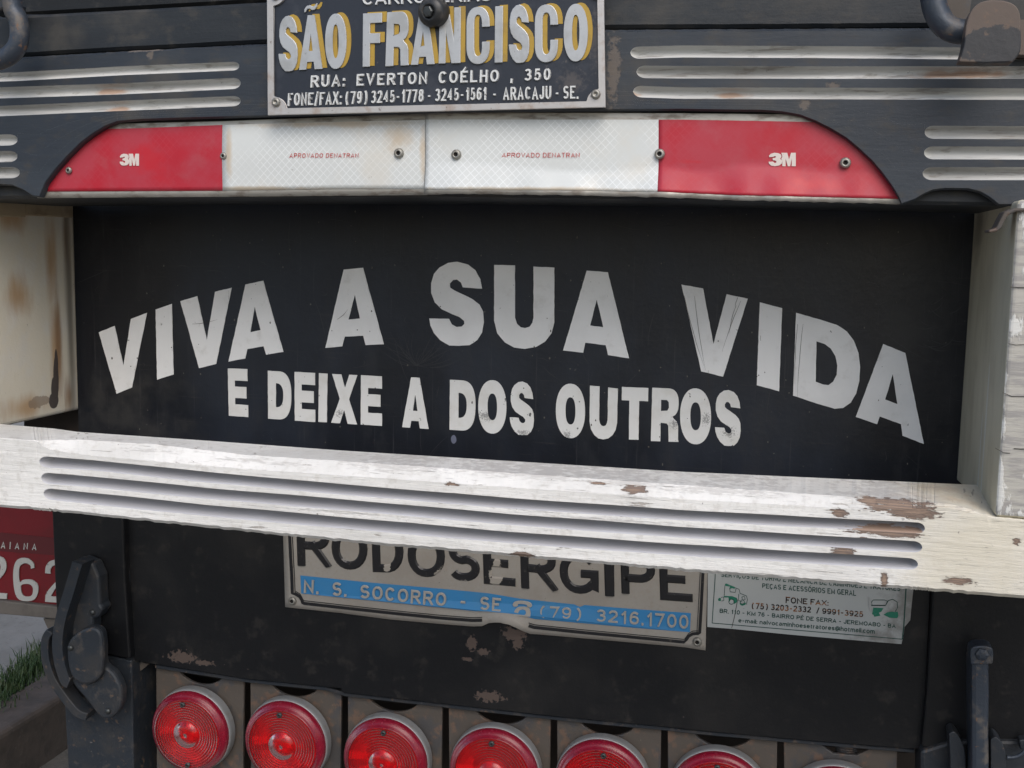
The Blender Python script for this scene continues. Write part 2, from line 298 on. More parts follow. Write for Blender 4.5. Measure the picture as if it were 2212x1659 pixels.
M['redtext'] = paint('red_small_print', (0.45, 0.035, 0.03), 0.5, layers=[('noise', 400, (0.6, 0.45, 0.42), 0.58, 0.68, 0.6)])
M['paletext'] = paint('pale_print_on_red', (0.62, 0.55, 0.50), 0.5, layers=[('noise', 300, (0.5, 0.2, 0.2), 0.62, 0.72, 0.5)])
M['rivet'] = paint('dull_rivet', (0.30, 0.29, 0.26), 0.45, 0.6, layers=[('noise', 200, (0.15, 0.12, 0.09), 0.5, 0.7, 0.7)])
M['hole'] = paint('dark_hole', (0.012, 0.010, 0.009), 0.9)
M['platered'] = paint('red_number_plate', (0.15, 0.008, 0.012), 0.45, layers=[('noise', 30, (0.11, 0.010, 0.012), 0.4, 0.7, 0.7), ('noise', 260, (0.1, 0.05, 0.04), 0.66, 0.73, 0.6)])
M['plateband'] = paint('dark_number_plate_band', (0.09, 0.012, 0.014), 0.5)
M['platewhite'] = paint('chipped_plate_numeral', (0.42, 0.42, 0.39), 0.5, layers=[('noise', 150, (0.10, 0.08, 0.07), 0.66, 0.70, 0.9)])
M['inner'] = paint('shaded_dark_interior', (0.030, 0.024, 0.020), 0.85, layers=[('noise', 12, (0.05, 0.035, 0.028), 0.45, 0.7, 0.8)])  # dark colour stands in for shade inside the truck
M['bar'] = paint('grey_brown_bar', (0.13, 0.115, 0.10), 0.7, layers=[('noise', 20, (0.08, 0.07, 0.06), 0.45, 0.7, 0.7)], bump=[(60, 0.4)])
M['housing'] = paint('grey_lamp_housing', (0.24, 0.245, 0.25), 0.4, 0.2, layers=[('noise', 160, (0.22, 0.20, 0.18), 0.5, 0.7, 0.7)])
M['reflector'] = paint('lamp_reflector', (0.88, 0.85, 0.83), 0.42, 0.7)
M['lens'] = paint('red_lamp_lens', (0.92, 0.012, 0.030), 0.20, trans=0.92, ior=1.42)
M['lensrim'] = paint('red_lamp_lens_rim', (0.26, 0.006, 0.026), 0.26, trans=0.35, ior=1.42, layers=[('noise', 200, (0.16, 0.03, 0.04), 0.55, 0.7, 0.6, 0.5)])
M['screw'] = paint('tarnished_screw', (0.07, 0.075, 0.075), 0.45, 0.7)
M['rubber'] = paint('dusty_black_dome', (0.022, 0.023, 0.024), 0.38, layers=[('noise', 120, (0.09, 0.08, 0.07), 0.5, 0.7, 0.6)])
M['concrete'] = paint('sidewalk_concrete', (0.19, 0.185, 0.175), 0.9, layers=[
    ('noise', 8, (0.14, 0.135, 0.125), 0.4, 0.7, 0.8), ('noise', 60, (0.12, 0.11, 0.10), 0.58, 0.70, 0.7)], bump=[(40, 3.0)])
M['kerb'] = paint('grimy_kerb_stone', (0.075, 0.058, 0.048), 0.9, layers=[('noise', 18, (0.045, 0.036, 0.03), 0.4, 0.7, 0.8), ('noise', 90, (0.14, 0.12, 0.10), 0.6, 0.75, 0.6)], bump=[(30, 4.0)])
M['road'] = paint('dusty_asphalt', (0.10, 0.093, 0.083), 0.92, layers=[('noise', 5, (0.14, 0.13, 0.115), 0.4, 0.7, 0.7), ('noise', 120, (0.05, 0.05, 0.05), 0.5, 0.7, 0.6)], bump=[(80, 3.0)])
M['grass'] = paint('grass_blade_green', (0.024, 0.052, 0.014), 0.6, layers=[('noise', 20, (0.07, 0.08, 0.03), 0.5, 0.7, 0.6)])

# ------------------------------------------------------------------ object helpers
def obj(name, verts, faces, mats, parent=None, mi=None, smooth=None, label=None):
    me = bpy.data.meshes.new(name); me.from_pydata([tuple(v) for v in verts], [], faces)
    for m in (mats if isinstance(mats, (list, tuple)) else [mats]): me.materials.append(M[m])
    if mi: 
        for p, i in zip(me.polygons, mi): p.material_index = i
    if smooth is True: me.polygons.foreach_set('use_smooth', [True] * len(me.polygons))
    elif smooth:
        for p, s in zip(me.polygons, smooth): p.use_smooth = s
    me.validate()
    o = bpy.data.objects.new(name, me); COL.objects.link(o); o.parent = parent
    if label: o['label'] = label
    return o
truck = bpy.data.objects.new('truck', None); COL.objects.link(truck)
truck['label'] = 'old truck rear with slogan panel, peeling white bumper and round red lamps'
truck['category'] = 'truck'

def prism(name, pts, Y, t, mat, parent, holes=(), bev=0.0, label=None, world=False, yfun=None, jit=0.0):
    """outline (photo points on the plane Y, or world (x,z)) as a slab of thickness t going back from Y"""
    loops = []
    for L_ in [pts] + list(holes):
        lp = []
        for a in L_:
            if world: v = Vector((a[0], Y, a[1]))
            else:
                v = P(a[0] + random.uniform(-jit, jit), a[1] + random.uniform(-jit, jit), Y)
            if yfun: v.y += yfun(v)
            lp.append(v)
        loops.append(lp)
    flat2 = [[Vector((v.x, v.z, 0)) for v in lp] for lp in loops]
    tris = tessellate_polygon(flat2)
    front = [v for lp in loops for v in lp]
    n = len(front)
    verts = list(front); faces = []
    for tr in tris:
        a, b, c = (front[i] for i in tr)
        nrm = (b - a).cross(c - a)
        faces.append(tuple(tr) if nrm.y < 0 else tuple(reversed(tr)))
    if t > 0:
        if bev > 0:                                   # rounded arris: small step ring outside the face
            pass
        verts += [v + Vector((0, t, 0)) for v in front]
        k = 0
        for lp in loops:
            m = len(lp)
            area = sum(lp[i].x * lp[(i + 1) % m].z - lp[(i + 1) % m].x * lp[i].z for i in range(m))
            for i in range(m):
                a, b = k + i, k + (i + 1) % m
                faces.append((a, b, b + n, a + n) if (area < 0) else (b, a, a + n, b + n))
            k += m
        faces += [tuple(reversed([i + n for i in f])) for f in faces[:len(tris)]]
    o = obj(name, verts, faces, mat, parent, label=label)
    if bev > 0:
        md = o.modifiers.new('bevel', 'BEVEL'); md.width = bev; md.segments = 2; md.limit_method = 'ANGLE'; md.angle_limit = math.radians(40)
        bm = bmesh.new(); bm.from_mesh(o.data); bmesh.ops.remove_doubles(bm, verts=bm.verts, dist=1e-6)
        bmesh.ops.dissolve_limit(bm, angle_limit=0.01, verts=bm.verts, edges=bm.edges); bm.to_mesh(o.data); bm.free()
    return o
def box(name, lo, hi, mat, parent, bev=0.0, label=None, mi=None):
    x0, y0, z0 = lo; x1, y1, z1 = hi
    v = [(x0, y0, z0), (x1, y0, z0), (x1, y1, z0), (x0, y1, z0), (x0, y0, z1), (x1, y0, z1), (x1, y1, z1), (x0, y1, z1)]
    f = [(0, 3, 2, 1), (4, 5, 6, 7), (0, 1, 5, 4), (1, 2, 6, 5), (2, 3, 7, 6), (3, 0, 4, 7)]
    o = obj(name, v, f, mat, parent, mi=mi, label=label)
    if bev:
        md = o.modifiers.new('bevel', 'BEVEL'); md.width = bev; md.segments = 3
    return o
def tube(name, pts, r, mat, parent, n=14, flat=(1, 1), label=None, smooth=True):
    """round bar through world points"""
    verts, faces = [], []
    N_ = len(pts)
    for i, p in enumerate(pts):
        a = pts[max(i - 1, 0)]; b = pts[min(i + 1, N_ - 1)]
        t = (b - a).normalized(); u = t.cross(Vector((0.05, 1, 0.02))).normalized(); w = t.cross(u).normalized()
        rr = r[i] if isinstance(r, (list, tuple)) else r
        for k in range(n):
            an = 2 * math.pi * k / n
            verts.append(p + u * (math.cos(an) * rr * flat[0]) + w * (math.sin(an) * rr * flat[1]))
    for i in range(N_ - 1):
        for k in range(n):
            a, b = i * n + k, i * n + (k + 1) % n
            faces.append((a, b, b + n, a + n))
    faces.append(tuple(range(n))[::-1]); faces.append(tuple((N_ - 1) * n + k for k in range(n)))
    return obj(name, verts, faces, mat, parent, smooth=[smooth] * (len(faces) - 2) + [False] * 2, label=label)
def lathe(name, prof, mat, parent, n=40, loc=None, mis=None, label=None, smooth=True):
    """prof: (radius, depth towards the viewer) about the Y axis; local origin at the base"""
    verts, faces, mi = [], [], []
    for r, h in prof:
        for k in range(n):
            a = 2 * math.pi * k / n; verts.append((math.cos(a) * r, -h, math.sin(a) * r))
    for i in range(len(prof) - 1):
        for k in range(n):
            a, b = i * n + k, i * n + (k + 1) % n
            faces.append((a, a + n, b + n, b)); mi.append(mis[i] if mis else 0)
    o = obj(name, verts, faces, mat, parent, mi=mi, smooth=smooth, label=label)
    if loc: o.location = loc
    return o
def loft(name, rows, mats, bandmat, bandsmooth, parent, label=None):
    n = len(rows[0]); verts = [v for r in rows for v in r]; faces, mi, sm = [], [], []
    for i in range(len(rows) - 1):
        for k in range(n - 1):
            a = i * n + k; faces.append((a, a + 1, a + 1 + n, a + n)); mi.append(bandmat[k]); sm.append(bandsmooth[k])
    return obj(name, verts, faces, mats, parent, mi=mi, smooth=sm, label=label)

# ------------------------------------------------------------------ lettering
def E_(cx, cy, rx, ry, a0, a1, n=None, e=.93):
    n = n or max(5, int(abs(a1 - a0) / 15)); out = []
    for i in range(n + 1):
        a = math.radians(a0 + (a1 - a0) * i / n); c, s_ = math.cos(a), math.sin(a)
        out.append((cx + rx * math.copysign(abs(c) ** e, c), cy + ry * math.copysign(abs(s_) ** e, s_)))
    return out
# skeleton alphabet: width and pen strokes in a unit box (v up); a trailing 'b' marks strokes with blunt ends, 'c' closed ones
_O = [(E_(.5, .5, .5, .5, 0, 345), 'c')]
SK = {
 'A': (.78, [([(0,0),(.5,1.06),(1,0)], ''), ([(.2,.27),(.8,.27)], 'b')]), 'B': (.70, [([(0,0),(0,1),(.55,1)] + E_(.55,.77,.38,.23,80,-80) + [(.55,.54),(0,.54)], 'b'), ([(.1,.54),(.58,.54)] + E_(.58,.27,.42,.27,80,-80) + [(.58,0),(0,0)], 'b')]),
 'C': (.74, [(E_(.5,.5,.5,.5,38,322), 'b')]), 'D': (.74, [([(0,0),(0,1),(.42,1)] + E_(.45,.5,.55,.5,82,-82) + [(.42,0)], 'c')]),
 'E': (.64, [([(.98,1),(0,1),(0,0),(1,0)], ''), ([(0,.52),(.88,.52)], 'b')]), 'F': (.60, [([(1,1),(0,1),(0,0)], ''), ([(0,.5),(.85,.5)], 'b')]),
 'G': (.80, [(E_(.5,.5,.5,.5,38,318) + [(.98,.12),(.98,.47),(.55,.47)], 'b')]), 'H': (.72, [([(0,0),(0,1)], ''), ([(1,0),(1,1)], ''), ([(0,.52),(1,.52)], 'b')]),
 'I': (0, [([(.5,0),(.5,1)], '')]), 'J': (.52, [([(1,1),(1,.3)] + E_(.5,.27,.5,.27,-10,-170), '')]), 'K': (.74, [([(0,0),(0,1)], ''), ([(1,1.05),(0,.36)], ''), ([(.35,.55),(1,-.05)], '')]),
 'L': (.60, [([(0,1),(0,0),(1,0)], '')]), 'M': (.86, [([(0,0),(0,1),(.5,.05),(1,1),(1,0)], '')]), 'N': (.74, [([(0,0),(0,1),(1,0),(1,1)], '')]), 'O': (.80, _O),
 'P': (.68, [([(0,0),(0,1),(.55,1)] + E_(.55,.73,.45,.27,80,-80) + [(.55,.46),(0,.46)], 'b')]),
 'R': (.74, [([(0,0),(0,1),(.55,1)] + E_(.55,.74,.42,.26,80,-80) + [(.5,.48),(.12,.48)], 's'), ([(.5,.48),(1,-.03)], '')]),
 'S': (.70, [(E_(.5,.745,.46,.255,28,262) + E_(.5,.26,.5,.26,78,-152), 'b')]), 'T': (.68, [([(0,1),(1,1)], ''), ([(.5,1),(.5,0)], '')]),
 'U': (.72, [([(0,1),(0,.35)] + E_(.5,.35,.5,.35,195,345) + [(1,.35),(1,1)], '')]), 'V': (.76, [([(0,1.03),(.5,-.06),(1,1.03)], '')]), 'X': (.74, [([(0,1.03),(1,-.03)], ''), ([(1,1.03),(0,-.03)], '')]),
 '0': (.60, _O), '1': (.36, [([(.8,0),(.8,1)], ''), ([(.75,.97),(.1,.72)], 'b')]), '2': (.60, [(E_(.5,.71,.48,.29,165,-25) + [(.05,.06),(0,0)], 'b'), ([(0,0),(1,0)], '')]),
 '3': (.60, [(E_(.47,.76,.45,.24,155,-80) + [(.38,.53)], 'b'), ([(.38,.53)] + E_(.47,.265,.53,.265,80,-155), 'b')]), '4': (.64, [([(.74,0),(.74,1.02),(0,.28),(1.05,.28)], 'b')]),
 '5': (.60, [([(.95,1),(.2,1),(.1,.50)] + E_(.47,.32,.53,.32,118,-155), 'b')]), '6': (.60, [(E_(.5,.31,.5,.31,0,345), 'c'), (E_(.56,.46,.56,.54,185,45), 'b')]),
 '7': (.58, [([(0,1),(1,1),(.35,-.02)], '')]), '8': (.60, [(E_(.5,.77,.42,.23,0,345), 'c'), (E_(.5,.27,.5,.27,0,345), 'c')]), '9': (.60, [(E_(.5,.69,.5,.31,0,345), 'c'), (E_(.44,.54,.56,.54,5,-135), 'b')]),
 '-': (.44, [([(0,.42),(1,.42)], 'b')]), '.': (0, [([(.5,0),(.5,0.001)], '')]), ',': (.05, [([(.6,.02),(.3,-.16)], '')]), ':': (0, [([(.5,.0),(.5,.001)], ''), ([(.5,.6),(.5,.601)], '')]),
 '/': (.36, [([(0,-.06),(1,1.06)], '')]), '(': (.46, [(E_(1.05,.45,1,.68,115,245), 'b')]), ')': (.46, [(E_(-.05,.45,1,.68,65,-65), 'b')]),
 'a': (.52, [(E_(.48,.50,.44,.22,150,10) + [(.94,.0)], 'b'), (E_(.44,.20,.44,.20,75,330), 'b')]), 'b': (.54, [([(0,0),(0,1.05)], ''), (E_(.5,.34,.5,.36,0,345), 'c')]), 'c': (.50, [(E_(.5,.34,.5,.36,42,318), 'b')]),
 'e': (.54, [([(.05,.33),(.98,.36)] + E_(.5,.34,.5,.36,12,318), 'b')]), 'h': (.50, [([(0,0),(0,1.05)], ''), ([(0,.4)] + E_(.5,.42,.5,.28,170,10) + [(1,0)], '')]), 'i': (0, [([(.5,0),(.5,.68)], ''), ([(.5,.98),(.5,1.0)], '')]),
 'l': (0, [([(.5,0),(.5,1.05)], '')]), 'm': (.84, [([(0,0),(0,.68)], ''), ([(0,.42)] + E_(.25,.45,.25,.25,170,10) + [(.5,0)], ''), ([(.5,.42)] + E_(.75,.45,.25,.25,170,10) + [(1,0)], '')]),
 'n': (.50, [([(0,0),(0,.68)], ''), ([(0,.4)] + E_(.5,.42,.5,.28,170,10) + [(1,0)], '')]), 'o': (.56, [(E_(.5,.34,.5,.36,0,345), 'c')]), 'r': (.28, [([(0,0),(0,.68)], ''), ([(0,.38)] + E_(.8,.40,.8,.28,170,80), 'b')]),
 's': (.48, [(E_(.5,.52,.44,.18,25,262) + E_(.5,.18,.48,.18,78,-155), 'b')]), 't': (.30, [([(.35,.95),(.35,.12),(.5,0),(.9,0)], 'b'), ([(0,.68),(.95,.68)], 'b')]), 'v': (.54, [([(0,.72),(.5,-.04),(1,.72)], '')]),
 '@': (.95, [(E_(.5,.4,.5,.55,-50,285), 'b'), (E_(.48,.40,.22,.24,0,345), 'c'), ([(.72,.62),(.72,.3),(.85,.2)], 'b')]), ' ': (.30, [])}
for base_, ac in (('É', 'E'), ('Ó', 'O')): SK[base_] = (SK[ac][0], SK[ac][1] + [([(.4,1.18),(.65,1.36)], 'a')])
SK['Â'] = (SK['A'][0], SK['A'][1] + [([(.3,1.2),(.5,1.36),(.7,1.2)], 'a')]); SK['Õ'] = (SK['O'][0], SK['O'][1] + [([(.25,1.2),(.42,1.28),(.58,1.2),(.75,1.28)], 'a')])
SK['Ç'] = (SK['C'][0], SK['C'][1] + [([(.55,0),(.6,-.18),(.4,-.24)], 'a')])
def text(name, s, stations, Y, mat, parent, w=.15, gap=.15, h=0.0, label=None, sq=1.0):
    """stations: [(u, (top x,y), (baseline x,y))] in photo points; pen width w and gap in cap heights; h: relief in metres"""
    Hh = 0.0; Wd = 0.0
    for i in range(len(stations) - 1):
        Wd += math.dist(stations[i][2], stations[i + 1][2])
    Hh = sum(math.dist(st[1], st[2]) for st in stations) / len(stations)
    asp = Wd / Hh
    # glyph advance = k * (width) + w ; solve k so that the line fills its length
    nat = sum(SK[c][0] for c in s); fixed = sum(w for c in s if c != ' ') + gap * (len(s) - 1)
    k = max(.15, (asp - fixed) / nat) if nat > 0 else 1.0
    verts, faces = [], []
    prof = [(-1, 0.0), (-.62, 1.0), (.62, 1.0), (1, 0.0)] if h > 0 else [(-1, 0.0), (1, 0.0)]
    x = 0.0; stag = 0
    total = k * nat + fixed
    for c in s:
        W, strokes = SK[c]; W *= k
        for pts, fl in strokes:
            P_ = [(x + w / 2 + u * W, w / 2 + v * (1 - w)) if W > 0 else (x + w / 2, w / 2 + v * (1 - w)) for u, v in pts]
            n = len(P_); closed = fl == 'c'
            if not closed and fl != 'b' and n > 1:
                def ext_(a, b):
                    d = math.dist(a, b) or 1; return (a[0] + (a[0] - b[0]) / d * w / 2, a[1] + (a[1] - b[1]) / d * w / 2)
                if fl != 's': P_[0] = ext_(P_[0], P_[1]); P_[-1] = ext_(P_[-1], P_[-2])
                else: P_[0] = ext_(P_[0], P_[1])
            ring = []
            for i in range(n):
                a = P_[i - 1] if (i > 0 or closed) else None; b = P_[(i + 1) % n] if (i < n - 1 or closed) else None; p = P_[i]
                def nrm(q0, q1):
                    d = math.dist(q0, q1) or 1; return (-(q1[1] - q0[1]) / d, (q1[0] - q0[0]) / d)
                if a is None: m = nrm(p, b); l = 1
                elif b is None: m = nrm(a, p); l = 1
                else:
                    n1, n2 = nrm(a, p), nrm(p, b); m = (n1[0] + n2[0], n1[1] + n2[1]); d = math.hypot(*m) or 1; m = (m[0] / d, m[1] / d); l = min(2.4, 1 / max(.2, m[0] * n1[0] + m[1] * n1[1]))
                ring.append([(p[0] + m[0] * t * l * w / 2 * (.72 if fl == 'a' else 1), p[1] + m[1] * t * l * w / 2 * (.72 if fl == 'a' else 1), hh) for t, hh in prof])
            base = len(verts); m_ = len(prof)
            for r_ in ring:
                for (vx, vy, hh) in r_:
                    if fl != 'a' and c not in '(),/@Ç': vy = min(vy, 1.0 if c not in 'bhlit' else 1.1); vy = max(vy, 0.0)
                    verts.append((vx, vy, hh * h + stag * 2.2e-5))
            for i in range(n if closed else n - 1):
                for j in range(m_ - 1):
                    a0_, a1_ = base + i * m_ + j, base + ((i + 1) % n) * m_ + j
                    faces.append((a0_, a0_ + 1, a1_ + 1, a1_))
            if h > 0 and not closed:
                faces.append(tuple(base + j for j in range(m_))); faces.append(tuple(base + (n - 1) * m_ + j for j in range(m_))[::-1])
            stag = (stag + 1) % 3
        x += W + (w if c != ' ' else 0) + gap
    out = []
    for vx, vy, hz in verts:
        u = vx / total
        for i in range(len(stations) - 1):
            if u <= stations[i + 1][0] or i == len(stations) - 2: break
        A, B = stations[i], stations[i + 1]; t = (u - A[0]) / (B[0] - A[0])
        tx = A[1][0] + (B[1][0] - A[1][0]) * t; ty = A[1][1] + (B[1][1] - A[1][1]) * t
        bx_ = A[2][0] + (B[2][0] - A[2][0]) * t; by = A[2][1] + (B[2][1] - A[2][1]) * t
        p = P(bx_ + (tx - bx_) * vy, by + (ty - by) * vy, Y); p.y -= hz; out.append(p)
    return obj(name, out, faces, mat, parent, label=label)
def quad_st(tl, tr, br, bl_): return [(0, tl, bl_), (1, tr, br)]

# condensed grotesque capitals, u right, v down, in a unit box
def arc(cx, cy, rx, ry, a0, a1, n=10, e=0.85):
    out = []
    for i in range(n + 1):
        a = math.radians(a0 + (a1 - a0) * i / n); c, s_ = math.cos(a), math.sin(a)
        out.append((cx + rx * math.copysign(abs(c) ** e, c), cy - ry * math.copysign(abs(s_) ** e, s_)))
    return out
BIGS = [(912,212),(900,150),(868,92),(820,55),(750,37),(690,45),(635,75),(600,115),(582,175),(582,240),(605,300),(650,345),(720,378),(765,395),(795,420),(797,440),(780,457),(745,460),(715,443),(697,407),(570,405),(577,450),(600,500),(640,545),(700,580),(760,582),(830,578),(880,545),(912,495),(923,430),(918,360),(895,315),(850,280),(790,250),(730,222),(705,205),(703,178),(725,155),(750,153),(775,172),(787,203)]
BIGU = [(990,57),(1125,60),(1125,400),(1138,440),(1162,462),(1190,467),(1220,458),(1238,432),(1245,400),(1245,68),(1380,75),(1380,430),(1362,500),(1320,555),(1260,590),(1190,602),(1120,593),(1060,560),(1010,500),(990,420)]
def unit(pts):
    xs = [p[0] for p in pts]; ys = [p[1] for p in pts]
    return [((p[0] - min(xs)) / (max(xs) - min(xs)), (p[1] - min(ys)) / (max(ys) - min(ys))) for p in pts]
def glyph(ch, s=0.34, b=0.25):
    if ch == 'E': return [[(0,0),(1,0),(1,b),(s,b),(s,.375),(.93,.375),(.93,.615),(s,.615),(s,1-b),(1,1-b),(1,1),(0,1)]]
    if ch == 'F': return [[(0,0),(1,0),(1,.19),(s+.04,.19),(s+.04,.375),(.9,.375),(.9,.565),(s+.04,.565),(s+.04,1),(0,1)]]
    if ch == 'I': return [[(0,0),(1,0),(1,1),(0,1)]]
    if ch == 'T': return [[(0,0),(1,0),(1,b*1.02),(.66,b*1.02),(.66,1),(.29,1),(.29,b*1.02),(0,b*1.02)]]
    if ch == 'O': return [arc(.5,.5,.5,.5,0,354,40,.92), arc(.5,.5,.5-s+.01,.5-b,0,354,30,.85)]
    if ch == 'D': return [[(0,0),(.45,0)]+arc(.45,.5,.55,.5,85,-85,22,.8)+[(.45,1),(0,1)], [(s,b)]+arc(s+.02,.5,.5-s+.14,.5-b,85,-85,14,.8)+[(s,1-b)]]
    if ch == 'X': return [[(0,0),(.36,0),(.52,.27),(.68,0),(1,0),(.68,.5),(1,1),(.64,1),(.5,.73),(.34,1),(0,1),(.32,.5)]]
    if ch == 'A': return [[(.34,0),(.68,0),(1,1),(.67,1),(.63,.86),(.345,.86),(.3,1),(0,1)], [(.50,.33),(.59,.66),(.41,.66)]]
    if ch == 'S': return [unit(BIGS)]
    if ch == 'U': return [unit(BIGU)]
    if ch == 'R': return [[(0,0),(.6,0)]+arc(.6,.27,.4,.27,80,-70,14,.8)+[(.80,.555)]+[(.93,.62),(.98,.70),(.98,.95),(1,1),(.64,1),(.62,.70),(.56,.66),(s,.65),(s,1),(0,1)], [(s,.22),(.56,.22),(.63,.26),(.64,.36),(.58,.42),(s,.43)]]
    if ch == 'N': return [[(0,0),(.42,0),(.68,.52),(.68,0),(1,0),(1,1),(.58,1),(.32,.46),(.32,1),(0,1)]]
    if ch == 'C':
        o = arc(.5,.5,.5,.5,12,348,36,.85); i_ = arc(.5,.5,.5-s,.5-b*.72,348-14,14+12,26,.8)
        o = [(1,.36)]+arc(.5,.32,.5,.32,10,180,14,.85)+arc(.5,.68,.5,.32,180,350,14,.85)+[(1,.61)]
        i_ = [(1-s,.61)]+arc(.5,.70,.5-s,.155,350,180,10,.85)+arc(.5,.30,.5-s,.155,180,10,10,.85)+[(1-s,.36)]
        return [o + i_]
    if ch == '~': return [[(0,1),(.02,.55),(.2,.15),(.42,.1),(.65,.35),(.78,.3),(.88,0),(1,.05),(.98,.5),(.82,.9),(.6,.85),(.4,.6),(.24,.62),(.12,1)]]
def gl_px(ch, c4, s=.34, b=.25, dx=0, dy=0):
    tl, tr, br, bl_ = c4; out = []
    for lp in glyph(ch, s, b):
        o = []
        for u, v in lp:
            tx = tl[0] + (tr[0] - tl[0]) * u; ty = tl[1] + (tr[1] - tl[1]) * u
            bx_ = bl_[0] + (br[0] - bl_[0]) * u; by = bl_[1] + (br[1] - bl_[1]) * u
            o.append((tx + (bx_ - tx) * v + dx, ty + (by - ty) * v + dy))
        out.append(o)
    return out

# ================================================================== THE TRUCK
# ---- slogan panel
zt = P(1100, 380, 0).z; zb = P(1100, 1200, 0).z
pan = prism('slogan_panel', [(156, 395), (2108, 395), (2074, 1150), (173, 1050)], 0.0, 0.018, 'panel', truck, label='black panel with a white slogan in two lines')
big = [(4, [(640,495),(742,453),(797,700),(800,708),(848,408),(952,368),(855,852),(755,893)], None), (4, [(1008,347),(1113,310),(1124,768),(1018,802)], None),
 (4, [(1168,293),(1277,260),(1340,545),(1393,232),(1501,205),(1400,700),(1290,727)], None),
 (4, [(1590,185),(1705,160),(1836,622),(1725,640),(1708,585),(1602,603),(1588,665),(1480,685)], [(1650,325),(1688,480),(1622,494)]),
 (5, [(15,88),(140,76),(275,572),(157,578),(142,517),(22,522),(5,586),(-104,595)], [(88,250),(120,405),(45,412)]),
 (5, BIGS, None), (5, BIGU, None),
 (5, [(1590,95),(1727,105),(1864,663),(1728,642),(1713,578),(1580,562),(1567,627),(1437,612)], [(1655,280),(1697,462),(1612,450)]),
 (6, [(-8,185),(132,210),(200,570),(285,247),(422,277),(262,782),(120,748)], None), (6, [(500,300),(645,338),(625,877),(480,837)], None),
 (6, [(735,368),(900,415),(1000,447),(1065,490),(1110,550),(1140,630),(1150,720),(1145,810),(1125,890),(1090,950),(1040,985),(985,990),(900,965),(715,905)],
     [(867,553),(920,570),(960,600),(990,650),(1002,710),(998,770),(975,815),(945,837),(910,833),(862,815)]),
 (6, [(1300,570),(1443,628),(1563,1218),(1425,1165),(1415,1090),(1277,1040),(1260,1090),(1122,1043)], [(1362,765),(1392,960),(1312,930)])]
def rough_edge(pts, amp):       # hand-cut vinyl: break long straight runs into slightly uneven ones
    out = []
    n = len(pts)
    for i in range(n):
        a, b = pts[i], pts[(i + 1) % n]; L_ = math.hypot(b[0] - a[0], b[1] - a[1]); k = max(1, int(L_ / 9))
        for j in range(k):
            t = j / k; w = 0 if j == 0 else amp
            out.append((a[0] + (b[0] - a[0]) * t + random.uniform(-w, w), a[1] + (b[1] - a[1]) * t + random.uniform(-w, w)))
    return out
for n, o_, h_ in big:
    if len(o_) > 15:
        a = q(n, o_)
    else: a = q(n, o_)
    prism('letter', rough_edge(a, .35), -0.0006, 0.0006, 'vinyl', pan, holes=[rough_edge(q(n, h_), .35)] if h_ else ())
ra = lambda p: (473.0 + .2632 * p[0], 776.2 + .2632 * p[1])
rb = lambda p: (1055.1 + .2632 * p[0], 788.3 + .2632 * p[1])
row2 = [(ra,'E',(72,75),(232,80),(240,475),(80,463)),(ra,'D',(400,93),(593,105),(593,500),(403,487)),(ra,'E',(620,103),(788,112),(790,515),(622,503)),
 (ra,'I',(820,113),(890,118),(885,517),(815,513)),(ra,'X',(928,120),(1135,130),(1133,535),(920,520)),(ra,'E',(1165,130),(1337,140),(1337,547),(1163,535)),
 (ra,'A',(1507,145),(1712,155),(1720,572),(1503,557)),(ra,'D',(1895,168),(2107,178),(2103,592),(1892,578)),(rb,'O',(-84,122),(147,128),(147,568),(-84,560)),
 (rb,'S',(178,133),(373,140),(373,580),(173,572)),(rb,'O',(553,150),(793,158),(793,605),(553,598)),(rb,'U',(833,170),(1062,180),(1052,615),(828,608)),
 (rb,'T',(1095,180),(1312,190),(1305,618),(1090,610)),(rb,'R',(1345,187),(1562,197),(1560,632),(1333,625)),(rb,'O',(1573,188),(1827,197),(1827,655),(1573,648)),
 (rb,'S',(1858,202),(2077,210),(2067,670),(1860,660))]
for f_, ch, *c4 in row2:
    lp = gl_px(ch, [f_(c) for c in c4])
    prism('letter', rough_edge(lp[0], .3), -0.0006, 0.0006, 'vinyl_small', pan, holes=[rough_edge(l, .3) for l in lp[1:]])

# worn marks on the slogan panel: hairline scratches and flung specks, one thin sheet each
rs_ = random.Random(21); sv, sf = [], []
def scratch(x0, y0, x1, y1, w, bend, vs=sv, fs=sf, yy=-.0004):
    n = 7; base_ = len(vs); dx, dy = x1 - x0, y1 - y0; l = math.hypot(dx, dy) or 1
    for i in range(n):
        t = i / (n - 1); b_ = bend * math.sin(math.pi * t) + rs_.uniform(-.5, .5); ww = w * (.25 + .75 * math.sin(math.pi * min(1, t + .1)))
        cx, cy = x0 + dx * t - dy / l * b_, y0 + dy * t + dx / l * b_
        for s_ in (1, -1): vs.append(P(cx - dy / l * ww / 2 * s_, cy + dx / l * ww / 2 * s_, yy))
    for i in range(n - 1): fs.append((base_ + 2 * i, base_ + 2 * i + 1, base_ + 2 * i + 3, base_ + 2 * i + 2))
for i in range(95):
    x, y = rs_.uniform(180, 2060), rs_.uniform(470, 1000); a = rs_.choice((rs_.uniform(1.2, 1.9), rs_.uniform(-.3, .3), rs_.uniform(0, 3.1))); l = rs_.choice((12, 25, 45, 90)) * rs_.uniform(.5, 1.4)
    scratch(x, y, x + math.cos(a) * l, y + math.sin(a) * l, rs_.uniform(.5, 1.0), rs_.uniform(-6, 6))
for i in range(26):
    a = rs_.uniform(-2.9, -.2); l = rs_.uniform(40, 130); scratch(900, 790, 900 + math.cos(a) * l, 790 + math.sin(a) * l * .8, .7, rs_.uniform(-14, 14))
